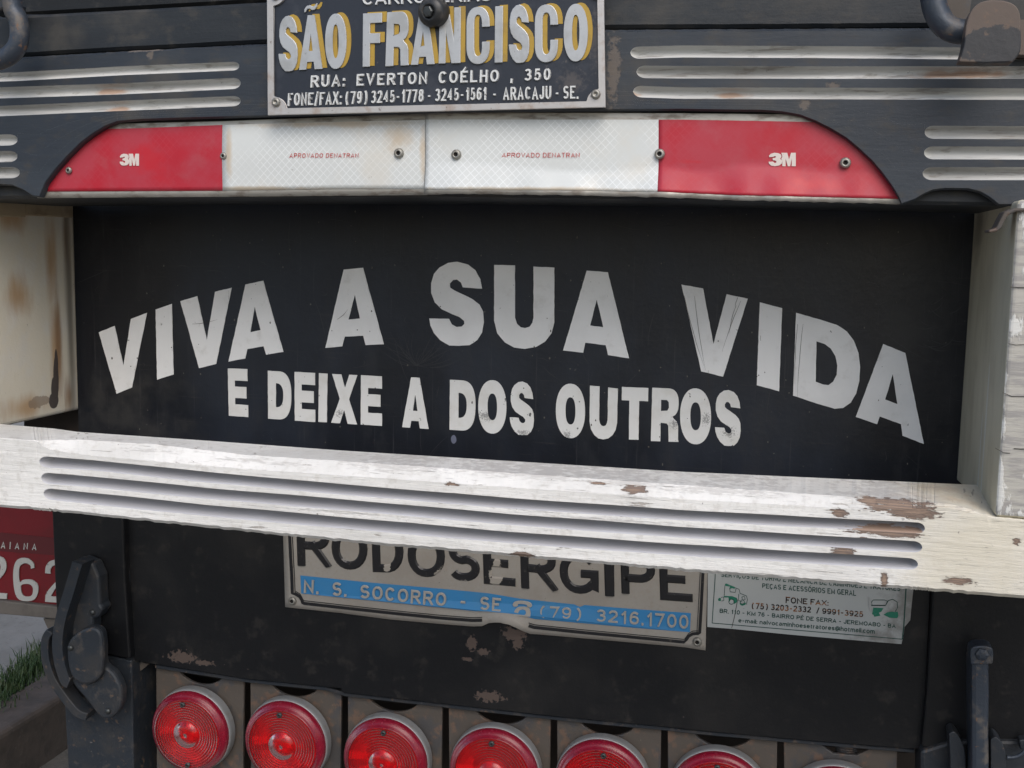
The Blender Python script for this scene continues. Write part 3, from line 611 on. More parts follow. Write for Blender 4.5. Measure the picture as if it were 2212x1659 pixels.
for i in range(14): 
    a = rs_.uniform(-.8, .6); x, y = rs_.uniform(1970, 2060), rs_.uniform(655, 760); scratch(x, y, x + 40 * math.cos(a), y + 40 * math.sin(a), 1.3, 4)
sm_ = obj('scratch_marks', sv, sf, 'scratch', pan); sm_['kind'] = 'stuff'
sv, sf = [], []
for i in range(150):
    x, y = rs_.uniform(165, 2070), rs_.uniform(450, 1030); r_ = rs_.uniform(.7, 1.9); b_ = len(sv); k_ = rs_.uniform(.6, 1.8)
    for j in range(6): sv.append(P(x + r_ * math.cos(j * 1.047) * rs_.uniform(.7, 1.2), y + r_ * k_ * math.sin(j * 1.047), -.0008))
    sf.append(tuple(range(b_, b_ + 6)))
sp_ = obj('dirt_specks', sv, sf, 'speck', pan); sp_['kind'] = 'stuff'
sv, sf = [], []
for (a, b, c_, d) in ((1478, 640, 1520, 790), (1500, 640, 1524, 800), (1600, 650, 1560, 760), (1590, 660, 1575, 720), (1723, 700, 1717, 830), (1735, 700, 1722, 860), (1595, 640, 1588, 668), (1530, 800, 1536, 850), (728, 690, 752, 668), (415, 700, 470, 690)):
    scratch(a, b, c_, d, .9, 2, sv, sf, -.0009)
sl_ = obj('scratch_marks', sv, sf, 'crack', pan); sl_['kind'] = 'stuff'

# ---- tailgate planks and carved beam
seam = q(1, [(-120,376),(160,365),(900,322),(1725,280)]) + [(1315,63),(1475,62),(1998,59),(2330,60)]
zz = P(600, -10, Y_PLANK).z
def band(name, top, bot, xs, Y, t, mat, parent, label=None, jit=0.0, bevel=0.0025):
    rows = []
    for x in xs:
        yt = lin(top, x) + random.uniform(-jit, jit); yb_ = lin(bot, x) + random.uniform(-jit, jit)
        a = P(x, yt, Y); b = P(x, yb_, Y); up = Vector((0, 0, bevel)); bk = Vector((0, bevel, 0))
        rows.append([a + Vector((0, t, 0)), a + bk, a - up, b + up, b + bk, b + Vector((0, t, 0))])
    return loft(name, rows, [mat], [0] * 5, [False] * 5, parent, label)
xs_ = [-320 + i * 40 for i in range(74)]
tg = band('plank', [(-120, -170), (2440, -170)], [(-120, 39), (33, 33), (575, 3), (1300, -22), (2440, -40)], xs_, -0.170, 0.03, 'plankdark', truck, 'topmost tailgate plank, colour darkened for shade')
band('plank', [(-120, 41), (33, 34), (575, 4), (1300, -21), (2440, -39)], [(a, b - 2.0) for a, b in seam], xs_, Y_PLANK, 0.03, 'plank', truck, jit=.5)
arch = q(1, [(255,1278),(290,1190),(350,1110),(430,1020),(520,930),(600,870),(680,822),(760,792),(900,780),(1200,770),(1725,756)]) + q(2, [(700,724)]) + \
       q(3, [(0,715),(300,720),(520,722),(650,732),(760,752),(860,790),(960,840),(1060,900),(1150,975),(1230,1050),(1290,1120),(1350,1200),(1400,1280),(1420,1327)])
scR = q(3, [(1420,1327),(1500,1300),(1560,1265),(1620,1238),(1700,1228),(1850,1230),(1930,1250),(1990,1285),(2050,1332),(2212,1335),(2600,1340)])
scL = q(1, [(-600,1280),(-350,1275),(-250,1240),(-120,1205),(0,1200),(80,1205),(150,1235),(215,1275),(254,1279)])
bottom = scL + arch + scR
G = [  # centre line, half height, x start, x end
 (q(1, [(0,500),(100,497),(800,458),(1530,428)]), 9.5, -300, 517), (q(1, [(0,602),(800,575),(1530,540)]), 12, -300, 520), (q(1, [(0,720),(800,685),(1530,655)]), 11, -300, 520),
 (q(2, [(1880,342)]) + q(3, [(0,333),(1000,338),(2212,350)]), 13, 1362, 2600), (q(2, [(1915,465)]) + q(3, [(0,468),(1000,470),(2212,470)]), 13.5, 1375, 2600), (q(2, [(1895,592)]) + q(3, [(0,603),(1000,606),(2212,610)]), 12.5, 1368, 2600)]
GS = [(q(1, [(-300,915),(0,908),(125,905)]), 12, -400, 38), (q(1, [(-300,1020),(0,1015)]), 12, -400, 38), (q(1, [(-300,1125),(0,1120)]), 12, -400, 43),
 (q(3, [(1570,857),(2212,860)]), 14, 1997, 2600), (q(3, [(1565,990),(2212,992)]), 14, 1996, 2600), (q(3, [(1555,1125),(2212,1125)]), 14, 1993, 2600)]
def gw(x, g):
    _, hw, a, b = g
    if x <= a or x >= b: return 0.02
    d = min(x - a, b - x); R_ = hw * 1.5
    return hw if d >= R_ else max(0.02, hw * math.sqrt(max(0, 1 - (1 - d / R_) ** 2)))
NP = 9
def gprof(x, yc, hw, Y, depth):   # one routed flute, deepest along its middle
    out = []
    for k in range(NP + 1):
        t = (-1, -.86, -.70, -.5, -.25, 0, .3, .6, .85, 1)[k]; y_ = yc + t * hw
        v = P(x, y_, Y); v.y += depth * (hw / 12.0) * (math.sin(math.pi / 2 * (t + 1) / .50) if t < -.5 else math.cos(math.pi / 2 * (t + .5) / 1.5) ** .8); out.append(v)
    return out
ends = [g[2] for g in G + GS] + [g[3] for g in G + GS]
X_ = set(range(-320, 2601, 16))
for e in ends:
    if -320 < e < 2600:
        for d in (-20, -17, -14, -11, -8, -5, -3, -1.5, -.5, .5, 1.5, 3, 5, 8, 11, 14, 17, 20): X_.add(e + d)
for a, b in bottom:
    if -320 < a < 2600: X_.add(a)
X_ = sorted(X_)
rows = []
for x in X_:
    yt = lin(seam, x) + random.uniform(-.6, .9); yb_ = lin(bottom, x)
    row = []
    a = P(x, yt, Y_BEAM); row += [a + Vector((0, .02, 0)), a + Vector((0, .003, 0)), a + Vector((0, 0, -.002))]
    last = None
    for j in range(3):
        gl = G[j] if x < 900 else G[j + 3]
        hw = gw(x, gl); yc = lin(gl[0], min(max(x, gl[2]), gl[3])) if hw > .05 else lin(gl[0], min(max(x, gl[2]), gl[3]))
        if hw <= .05 and not (x < gl[2] or x > gl[3]): pass
        row += gprof(x, yc, hw, Y_BEAM, .0068); last = yc + hw
    for j in range(3):
        gl = GS[j] if x < 900 else GS[j + 3]
        hw = gw(x, gl); yc = lin(gl[0], x)
        room = yb_ - 4 - last
        if hw <= .05 or yc + hw > yb_ - 3: hw = 0.02; yc = min(yc, last + room * (j + 1) / 4.0) if room > 3 else last + .3 * (j + 1)
        row += gprof(x, yc, hw, Y_BEAM, .0064)
    b = P(x, yb_, Y_BEAM); row += [b + Vector((0, 0, .0012)), b + Vector((0, .0018, 0)), b + Vector((0, .0068, 0))]
    rows.append(row)
gb = [0, 0, 0] ; gs = [False] * 3
for j in range(6): gb += [1] * NP + [0]; gs += [True] * NP + [False]
gb += [0, 0]; gs += [False, False]
beam = loft('carved_beam', rows, ['beam', 'groove'], gb[:len(rows[0]) - 1], gs[:len(rows[0]) - 1], truck, 'dark carved lower beam with white routed grooves')
# backing board behind the strips, with the underside of the tailgate
base_line = [(-140, 431), (85, 428), (925, 424), (1500, 432), (1945, 441), (2340, 448)]
band('backing_board', [(a, 30) for a, b in base_line], base_line, xs_, Y_TAPE + .0035, 0.17, 'plank', truck, 'dark backing board under the carved beam')
# bed above and behind
zu = P(1100, 425, Y_TAPE).z
box('bed_floor', (-1.25, -0.01, zu + 0.012), (1.25, 4.0, zu + 0.05), 'inner', truck)
box('upper_tailgate', (-1.25, -0.165, P(1100, -60, -.165).z), (1.25, -0.13, 2.05), 'plankdark', truck)
for s_, xx in ((1, 1.25), (1, -1.28)):
    box('side_board', (xx, -.13, zu + .02), (xx + .03, 4.0, 2.05), 'plankdark', truck)

# ---- reflective strips
SL = q(1, [(258,1277),(292,1200),(352,1120),(432,1030),(522,940),(602,880),(682,832),(765,795),(900,785),(1450,768)]) + [(920, 243)]
def tape_grid(name, xs, top, bot, Y, mat, parent, yf, label=None, nz=14, jb=0.0, thick=.0006):
    rows = []
    for x in xs:
        a, b = lin(top, x), lin(bot, x) + random.uniform(-jb, jb); row = []
        for k in range(nz + 1):
            y_ = a + (b - a) * k / nz; v = P(x, y_, Y); v.y += yf(x, y_); row.append(v)
        rows.append(row + [row[-1] + Vector((0, thick + .002, 0))])
    rows.insert(0, [v + Vector((0, thick + .001, 0)) for v in rows[0]]); 
    return loft(name, rows, [mat], [0] * (nz + 1), [True] * nz + [False], parent, label)
def rng(a, b, n): return [a + (b - a) * i / n for i in range(n + 1)]
yl = lambda x, y: -0.0016 * math.exp(-((x - 650) / 260) ** 2) * math.exp(-((y - 330) / 60) ** 2)
def yr(x, y):
    k = 362 + 10 * math.sin(x / 90.0) + (18 * math.exp(-((x - 1520) / 60) ** 2))
    d = max(0.0, (y - k)) / 60.0
    amp = .006 * min(1, max(0, (1945 - x) / 150.0)) * (0.45 + .55 * min(1, max(0, (x - 920) / 300.0))) * (1 + .22 * math.sin(x / 37.0) + .12 * math.sin(x / 14.0))
    return -.0018 * min(1, max(0, (1930 - x) / 80.0)) - amp * d * (1 + .15 * d) - .0012 * math.exp(-((x - 1000) / 80) ** 2) + .0002 * math.sin(x / 60.0 + y / 30.0)
topL = [(60, 300), (218, 268), (480, 262), (737, 252), (930, 242)]; tapeTL = [(60, 305), (222, 279), (300, 277), (480, 270), (737, 263), (930, 259)]
tapeBL = [(60, 414), (480, 412), (737, 408), (925, 408)]; botL = [(60, 428), (300, 426), (480, 425), (925, 421)]
topR = [(915, 243), (1475, 245), (1720, 248), (1760, 252), (1960, 262)]; tapeTR = [(915, 259), (1475, 259), (1755, 264), (1960, 270)]
tapeBR = [(915, 410), (1200, 412), (1424, 415), (1600, 423), (1940, 430)]; botR = [(910, 420), (1090, 420), (1424, 427), (1600, 434), (1948, 441)]
st1 = tape_grid('reflective_strip', rng(80, 923, 42), topL, botL, Y_TAPE, 'metalstrip', truck, lambda x, y: yl(x, y) + .0004, 'flat reflective strip with red end on the left side')
st2 = tape_grid('reflective_strip', rng(920, 1950, 86), topR, botR, Y_TAPE, 'metalstrip', truck, lambda x, y: yr(x, y) + .0004, 'creased reflective strip overlapping the flat one', jb=1.2)
redxs = rng(84, 481, 22)
tape_grid('red_tape', redxs, tapeTL, tapeBL, Y_TAPE, 'red', st1, yl)
tape_grid('white_tape', rng(481, 921, 24), tapeTL, tapeBL, Y_TAPE, 'white', st1, yl)
tape_grid('white_tape', rng(921.5, 1423, 50), tapeTR, tapeBR, Y_TAPE, 'white', st2, yr, nz=22, jb=.3)
tape_grid('red_tape', rng(1423, 1946, 50), tapeTR, tapeBR, Y_TAPE, 'red', st2, yr, nz=22, jb=.3)
def tape_text(s, tl, tr, br, bl_, par, mat, dy, off):
    text('lettering', s, quad_st(tl, tr, br, bl_), Y_TAPE + dy, mat, par, w=.13, gap=.22)
tape_text('APROVADO DENATRAN', (626, 331), (775, 331), (774, 340), (625, 341), st1, 'redtext', yl(700, 336) - .0005, .004)
tape_text('APROVADO DENATRAN', (1085, 330), (1252, 330), (1252, 340), (1084, 340), st2, 'redtext', yr(1168, 335) - .0006, .004)
def mark3m(x0, y0, x1, y1, par, dy):
    w = x1 - x0; f_ = lambda u, v: (x0 + u * w, y0 + v * (y1 - y0))
    three = [(0,.22),(.08,.06),(.2,0),(.34,.02),(.44,.12),(.47,.28),(.42,.44),(.5,.6),(.48,.8),(.38,.95),(.22,1),(.08,.95),(0,.8),(-.01,.66),(.16,.66),(.2,.76),(.27,.74),(.28,.62),(.2,.56),(.14,.55),(.14,.4),(.22,.38),(.27,.3),(.22,.24),(.17,.3),(.01,.32)]
    em = [(.46,0),(.68,0),(.75,.5),(.82,0),(1,0),(1,1),(.85,1),(.85,.42),(.79,1),(.7,1),(.62,.42),(.62,1),(.5,1),(.5,.62),(.46,.45),(.5,.3)]
    for s_ in (three, em): prism('letter', [f_(*p) for p in s_], Y_TAPE + dy, .0003, 'paletext', par)
mark3m(259, 332, 300, 358, st1, yl(280, 345) - .0005); mark3m(1661, 330, 1719, 359, st2, yr(1690, 345) - .0006)
def rivet(px, py, Y, r, par, hole=True):
    v = P(px, py, Y)
    lathe('rivet', [(r, 0), (r * .95, r * .35), (r * .7, r * .6), (r * .42, r * .62), (r * .30, r * .30), (.00001, r * .25)], ['rivet', 'hole'], par, n=20, loc=v, mis=[0, 0, 0, 1 if hole else 0, 1 if hole else 0])
for x, y in ((149, 368), (483, 337)): rivet(x, y, Y_TAPE - .001, .0029, st1)
rivet(862, 331, Y_TAPE - .0012, .0040, st1)
for x, y in ((986, 334), (1425, 333), (1826, 352)): rivet(x, y, Y_TAPE - .0032, .0040, st2)

# ---- coachbuilder's nameplate
bf = [(576, -28), (1304, -42), (1308, 232), (578, 249)]
npl = prism('nameplate', bf, Y_BOARD, 0.003, 'boardface', truck, label='dark embossed metal nameplate with silver rim above the strips')
def lerp2(a, b, t): return (a[0] + (b[0] - a[0]) * t, a[1] + (b[1] - a[1]) * t)
def bq(u, v): return lerp2(lerp2(bf[0], bf[1], u), lerp2(bf[3], bf[2], u), v)
W_, H_ = 730.0, 276.0
rim_o = [bq(0, 0), bq(1, 0), bq(1, 1), bq(0, 1)]
rim_i = []
rw, rad = 13.0, 38.0
def corner(cu, cv, su, sv, flip):
    pts = []
    for k in range(9):
        a = math.radians(90 * k / 8)
        pts.append((cu + su * (rw * .9 + rad * .72 * math.cos(a)), cv + sv * (rw * .9 + rad * .72 * math.sin(a))))
    pts = [(cu + su * (rw + rad * .72), cv + sv * rw)] + pts[1:-1] + [(cu + su * rw, cv + sv * (rw + rad * .72))]
    return pts[::-1] if flip else pts
for c_ in (corner(0, 0, 1, 1, True), corner(W_, 0, -1, 1, False), corner(W_, H_, -1, -1, True), corner(0, H_, 1, -1, False)):
    rim_i += [bq(a / W_, b / H_) for a, b in c_]
prism('rim', rim_o, Y_BOARD - .0022, .0022, 'boardrim', npl, holes=[rim_i], bev=.0008)
for u, v in ((.026, .90), (.972, .895), (.026, .07), (.972, .07)):
    p = bq(u, v); rivet(p[0], p[1], Y_BOARD - .0024, .0036, npl, hole=False)
z3 = lambda p: (545.7 + .18093 * p[0], .18093 * p[1]); z4 = lambda p: (933.8 + .18093 * p[0], .18093 * p[1])
title = [(z3,'S',(310,188),(540,180),(535,850),(303,860)),(z3,'A',(575,185),(815,175),(832,822),(553,835)),(z3,'~',(612,60),(775,35),(765,125),(612,150)),(z3,'O',(862,165),(1120,155),(1118,820),(865,830)),
 (z3,'F',(1315,160),(1545,150),(1540,795),(1310,800)),(z3,'R',(1605,145),(1860,130),(1865,780),(1583,795)),(z3,'A',(1905,125),(2170,110),(2172,767),(1888,777)),
 (z4,'N',(85,90),(340,85),(335,755),(72,762)),(z4,'C',(405,85),(685,72),(685,762),(405,772)),(z4,'I',(748,75),(845,68),(838,748),(740,752)),
 (z4,'S',(915,55),(1160,48),(1158,752),(908,758)),(z4,'C',(1222,55),(1500,48),(1500,742),(1220,750)),(z4,'O',(1570,48),(1858,40),(1855,730),(1567,737))]
for f_, ch, *c4 in title:
    c4 = [f_(c) for c in c4]
    for nm, mt, dx, dy, yo in (('letter_shadow', 'yellow', 10.5, -2.5, .0004), ('letter', 'silver', 0, 0, .0016)):
        lp = gl_px(ch, c4, .34, .165, dx, dy)
        if ch == 'O': lp = gl_px(ch, c4, .355, .19, dx, dy)
        prism(nm, lp[0], Y_BOARD - yo, yo * .95, mt, npl, holes=lp[1:], bev=.00045 if nm == 'letter' else 0)
def st3(a, b, c, d, mid=None): return quad_st(a, b, c, d)
text('lettering', 'RUA:  EVERTON  COÉLHO  ,  350', quad_st(z3((700,900)), z4((1420,812)), z4((1415,962)), z3((693,1048))), Y_BOARD, 'silver_small', npl, w=.215, gap=.17, h=.0016)
text('lettering', 'FONE/FAX: (79) 3245-1778 - 3245-1561', quad_st(z3((428,1112)), z4((655,1042)), z4((652,1195)), z3((420,1268))), Y_BOARD, 'silver_small', npl, w=.17, gap=.07, h=.0015)
text('lettering', '-  ARACAJU - SE.', quad_st(z4((720,1042)), z4((1752,1022)), z4((1750,1182)), z4((720,1200))), Y_BOARD, 'silver_small', npl, w=.17, gap=.07, h=.0015)
text('lettering', 'CARROCERIAS', quad_st((783, -16), (1062, -23), (1062, 3), (784, 12)), Y_BOARD, 'silver_small', npl, w=.2, gap=.12, h=.0015)
# big domed bolt over the nameplate
c = P(933, 26, -.213); r = .0112
bolt = lathe('bolt', [(r, -.008), (r, 0), (r * .97, .0018), (r * .85, .0035), (r * .6, .005), (r * .45, .0054), (r * .44, .0044), (r * .0001, .0044)], 'rubber', truck, loc=c, label='large black domed bolt in front of the nameplate')
lathe('bolt_head', [(r * .38, .003), (r * .38, .0068), (r * .30, .0075), (.00001, .0077)], 'screw', bolt, n=6, smooth=False)
bolt.rotation_euler = (0.12, 0, -0.2)

# ---- top hooks
def arcpts(pts, Y):
    return [P(a, b, Y if not isinstance(Y, list) else Y[i]) for i, (a, b) in enumerate(pts)]
sl = smooth_line(q(1, [(75,-60),(85,60),(118,130),(128,220),(110,300),(60,360),(-20,395),(-120,410)]))
tube('hook', [P(a, b, -.232) for a, b in sl], .0078, 'hook', truck, label='thick bent steel hook at the tailgate top')
prism('hook_plate', q(1, [(-60,-40),(40,-60),(75,20),(60,110),(20,60),(-80,90)]), -.222, .02, 'steel', truck, bev=.002)
sl = smooth_line(q(3, [(1615,-120),(1625,0),(1650,90),(1700,165),(1770,200),(1880,205),(1990,200)]))
tube('hook', [P(a, b, -.232) for a, b in sl], .0082, 'hook', truck, label='bent blue-grey hook running behind the rusty tab')
prism('hook_tab', smooth_line(q(3, [(1790,400),(1822,290),(1840,150),(1885,50),(1970,2),(2110,10),(2180,70),(2192,200),(2188,330),(2140,402)])) + q(3, [(1960,408)]), -.252, .016, 'plate_rust', truck, bev=.003, label='rounded rusty tab with black paint below')
prism('hook_recess', q(3, [(1690,-60),(1700,60),(1740,140),(1850,150),(1880,-60)]), -.2003, .004, 'rust', truck)
box('hook_tab', tuple(P(2196, 118, -.215) - Vector((0, 0, .0))), tuple(P(2290, 40, -.215) + Vector((0, .02, 0))), 'plate_rust', truck)

# ---- side blocks
zbL = P(160, 886, 0).z; zbR = P(2080, 1045, 0).z
zl_top = P(160, 448, 0).z
blk = box('bumper_post', (XL - .14, -.236, zbL), (XL, 0.02, zu - .001), 'lblock', truck, bev=.004, label='stained cream wooden post with a dark drip stain')
y50 = PX(50, 450, XL).y; zc = PX(60, 466, XL).z
box('cap_strip', (XL - .10, y50 + .001, zc), (XL + .003, 0.0, zu - .0005), 'lcap', blk, bev=.0015)
box('cap_strip', (XL - .10, -.238, zc - .002), (XL + .004, y50 - .001, zu - .0005), 'lcap', blk, bev=.0015)
yRf = PX(2170, 830, XR).y
YP = -.2245                                            # the post stands a little askew
xf_ = P(2170, 830, YP).x; zf_ = P(2146, 1116, YP).z; zb_ = zbR
pv = [(xf_, YP, zf_), (xf_ + .14, YP, zf_), (XR + .14, .02, zb_), (XR, .02, zb_), (xf_, YP, zu - .001), (xf_ + .14, YP, zu - .001), (XR + .14, .02, zu - .001), (XR, .02, zu - .001)]
blk2 = obj('bumper_post', pv, [(0, 3, 2, 1), (4, 5, 6, 7), (0, 1, 5, 4), (1, 2, 6, 5), (2, 3, 7, 6), (3, 0, 4, 7)], ['rblock', 'rfront'], truck, mi=[0, 0, 1, 0, 0, 0], label='yellowed cream wooden post with peeling weathered front')
md = blk2.modifiers.new('bevel', 'BEVEL'); md.width = .003; md.segments = 3
yRf = YP
for (a, b) in (([(2183,620),(2200,621),(2250,622)], 1.6), ([(2178,742),(2195,745),(2250,742)], .8), ([(2166,848),(2185,856),(2250,857)], 1.2), ([(2190,969),(2205,970),(2250,970)], 1.6), ([(2150,968),(2168,978),(2182,979)], 1.0)):
    prism('crack', [(x, y - b * .5) for x, y in a] + [(x, y + b * .5) for x, y in a[::-1]], yRf - .0006, .0004, 'crack', blk2)
# steel angle above the right post
prism('angle_tab', q(3, [(1985,1490),(2030,1480),(2060,1420),(2085,1375),(2140,1350),(2290,1345),(2290,1368),(2160,1372),(2110,1395),(2090,1430),(2065,1480),(2040,1500),(1985,1510)]), yRf - .004, .02, 'rust', truck, bev=.001)

# ---- bumper
backL = [(-140, 903), (70, 921), (120, 925), (170, 932), (450, 951), (737, 972), (1475, 1018), (2080, 1045), (2340, 1056)]
TL_ = [(-140, 936), (0, 946), (80, 952), (170, 950), (333, 960), (533, 983), (737, 996), (1475, 1048), (1900, 1078), (2060, 1090), (2146, 1117), (2340, 1134)]
CL_ = [(-140, 936.5), (0, 946.5), (78, 952.5), (90, 962), (110, 971), (150, 979), (200, 984), (333, 996), (533, 1013), (737, 1027), (1475, 1078), (1850, 1100), (1960, 1098), (2040, 1094), (2146, 1117.5), (2340, 1134.5)]
BG = [([(88,997),(200,1005),(450,1031),(737,1057),(1100,1087),(1475,1113),(1995,1141)], 11.5, 85, 1998), ([(90,1032),(200,1041),(450,1066),(737,1090),(1100,1122),(1475,1150),(1990,1182)], 12, 89, 1992),
      ([(96,1066),(200,1077),(450,1103),(737,1129),(1100,1161),(1475,1188),(1980,1219)], 12.5, 94, 1983)]
BOT = [(-140, 1083), (0, 1097), (110, 1106), (737, 1172), (1475, 1236), (2212, 1295), (2340, 1304)]
X_ = set(range(-320, 2601, 10))
for g in BG:
    for e in g[2:]:
        for d in (-20, -15, -11, -8, -5, -3, -1.5, -.5, .5, 1.5, 3, 5, 8, 11, 15, 20): X_.add(e + d)
for a, b in CL_[2:8]: X_.add(a)
X_ = sorted(X_)
rows = []
lo_j = 0.0
rnd = random.Random(3)
for x in X_:
    jt, jc, jb_ = rnd.uniform(-.7, .7), rnd.uniform(-.8, .8), rnd.uniform(-1.3, 1.3)
    if x < 60 or x > 2100: jb_ *= .3
    ch = min(1, max(0, (lin(CL_, x) - lin(TL_, x)) / 28.0)) * .010
    T = P(x, lin(TL_, x) + jt, Y_BUMP + ch)
    Bk = PZ(x, lin(backL, x), T.z)
    Bk.y = min(max(Bk.y, -.19), -.12)
    C_ = P(x, lin(CL_, x) + jc, Y_BUMP)
    if ch < .0005: C_ = T + Vector((0, 0, -.0006))
    row = [Bk + Vector((0, 0, -.055)), Bk + Vector((0, 0, -.002)), Bk + Vector((0, -.002, 0)), T + Vector((0, .0006, .0)), C_]
    for j in range(3):
        hw = gw(x, BG[j]) * (1 + .03 * math.sin(x / 50 + j)); yc = lin(BG[j][0], min(max(x, BG[j][2]), BG[j][3]))
        if x < BG[j][2] or x > BG[j][3]: yc = lin(BG[j][0], x)
        row += gprof(x, yc, hw, Y_BUMP, .0165)
    b = P(x, lin(BOT, x) + jb_, Y_BUMP)
    row += [b + Vector((0, 0, .003)), b + Vector((0, .003, 0)), Vector((b.x, Bk.y, b.z + .001))]
    rows.append(row)
nb = len(rows[0]) - 1
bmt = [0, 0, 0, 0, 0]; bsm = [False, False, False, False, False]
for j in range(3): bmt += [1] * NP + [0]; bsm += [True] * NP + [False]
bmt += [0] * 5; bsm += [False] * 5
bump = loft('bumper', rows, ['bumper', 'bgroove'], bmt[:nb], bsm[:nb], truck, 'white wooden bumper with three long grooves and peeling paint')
print('bumper back y', [round(r_[1].y, 3) for r_ in rows[::30]], 'z', round(rows[60][4].z, 3), 'XL', XL, 'XR', XR, 'zbL', zbL, zbR, 'yRf', yRf)

# ---- lower crossmember and side plates
topcm = 1000
low_bot = q(7, [(860,962),(1000,985),(1600,1080),(2212,1142)]) + q(8, [(0,1167),(700,1245),(1400,1325),(2212,1402)]) + q(9, [(0,1405),(700,1470),(1450,1532)]) + q(9, [(1560, 1540)])
cm = prism('crossmember', [(276, topcm), (2014, topcm), (2008, 1300), (1993, 1617)] + low_bot[::-1][1:] + [(283, 1425), (276, 1250)], Y_LOW, .012, 'low', truck, bev=.0012, label='black steel crossmember carrying two adverts')
band('lip', [(a, b + 1) for a, b in low_bot], [(a, b + 9) for a, b in low_bot], rng(335, 1975, 40), Y_LOW + .006, .02, 'steel', cm, jit=.4, bevel=.0006)
prism('side_plate', [(102, topcm), (262, topcm), (270, 1250), (281, 1424), (262, 1420), (222, 1411), (200, 1500), (138, 1520), (120, 1300), (112, 1112)], Y_LOW - .010, .02, 'low', truck, bev=.002, label='black steel plate behind the latch')
prism('side_plate', [(52, 850), (182, 850), (182, 1040), (52, 1040)], .0195, .01, 'inner', truck)  # dark sheet added so the gap below the post reads as shade
tube('corner_ridge', [P(a, b, Y_LOW - .001) for a, b in ((266, 1000), (268, 1150), (273, 1250), (279, 1400), (281, 1424))], .0045, 'steel', truck, n=12)
prism('side_leg', [(137, 1480), (175, 1440), (225, 1415), (260, 1422), (284, 1427), (286, 1500), (300, 2300), (175, 2300), (147, 1659)], Y_LOW - .006, .10, 'steel', truck, bev=.0015, label='black steel leg below the latch')
prism('side_plate', [(2018, 1120), (2400, 1120), (2400, 1760), (2055, 1760), (2050, 1640), (1990, 1612), (2001, 1500), (2013, 1300)], Y_LOW - .010, .02, 'low', truck, bev=.002, label='black steel plate behind the upright bar')
prism('side_leg', [(1988, 1622), (2060, 1600), (2420, 1600), (2420, 1790), (1988, 1790)], Y_LOW - .014, .05, 'steel', truck, bev=.003)
# dark sheets added to stand in for the shade inside
box('dark_back_sheet', (XL - .05, .20, .50), (XR + .3, .23, 1.12), 'inner', truck)
box('dark_side_sheet', (XL - .03, .02, .45), (XL - .012, 2.5, 1.15), 'inner', truck)

# ---- lamps and brackets
Y_BR = .022
lamps = [(425,1569,92),(628,1593,95),(842,1631,97),(1074,1656,101),(1304,1682,103.5),(1553,1710,107),(1806,1745,110)]
slots = [337, 533.5, 744, 962, 1196, 1435, 1686, 1945]
def bot_at(x): return lin(low_bot, x)
for i in range(7):
    a = slots[i] + (7 if i else 0); b = slots[i + 1] - 7; m = (a + b) / 2
    hw = 48 + i * 3
    dep = 22 + i
    cx_ = lamps[i][0] + 8
    top = [(a, bot_at(a) + 4)]
    if i < 6:
        ar = []
        for k in range(11):
            t = -1 + 2 * k / 10; x = cx_ + t * hw
            ar.append((x, bot_at(x) + 6 + dep * (1 - t * t) ** .8))
        top += ar
    else:
        top += [(1775, bot_at(1775) + 8), (1800, bot_at(1800) + 24), (1850, bot_at(1850) + 24), (1880, bot_at(1880) + 8)]
    top += [(b, bot_at(b) + 4)]
    br = prism('lamp_bracket', top + [(b - 3, 1800), (a + 2, 1800)], Y_BR, .004, 'rust', truck, bev=.0008)
band('bracket_rail', [(a, b + 2) for a, b in low_bot], [(a, b + 13) for a, b in low_bot], rng(330, 1960, 30), Y_BR + .03, .01, 'inner', truck)
prism('gusset', q(7, [(860,960),(965,985),(860,1072)]), Y_LOW + .01, .006, 'rust', truck)
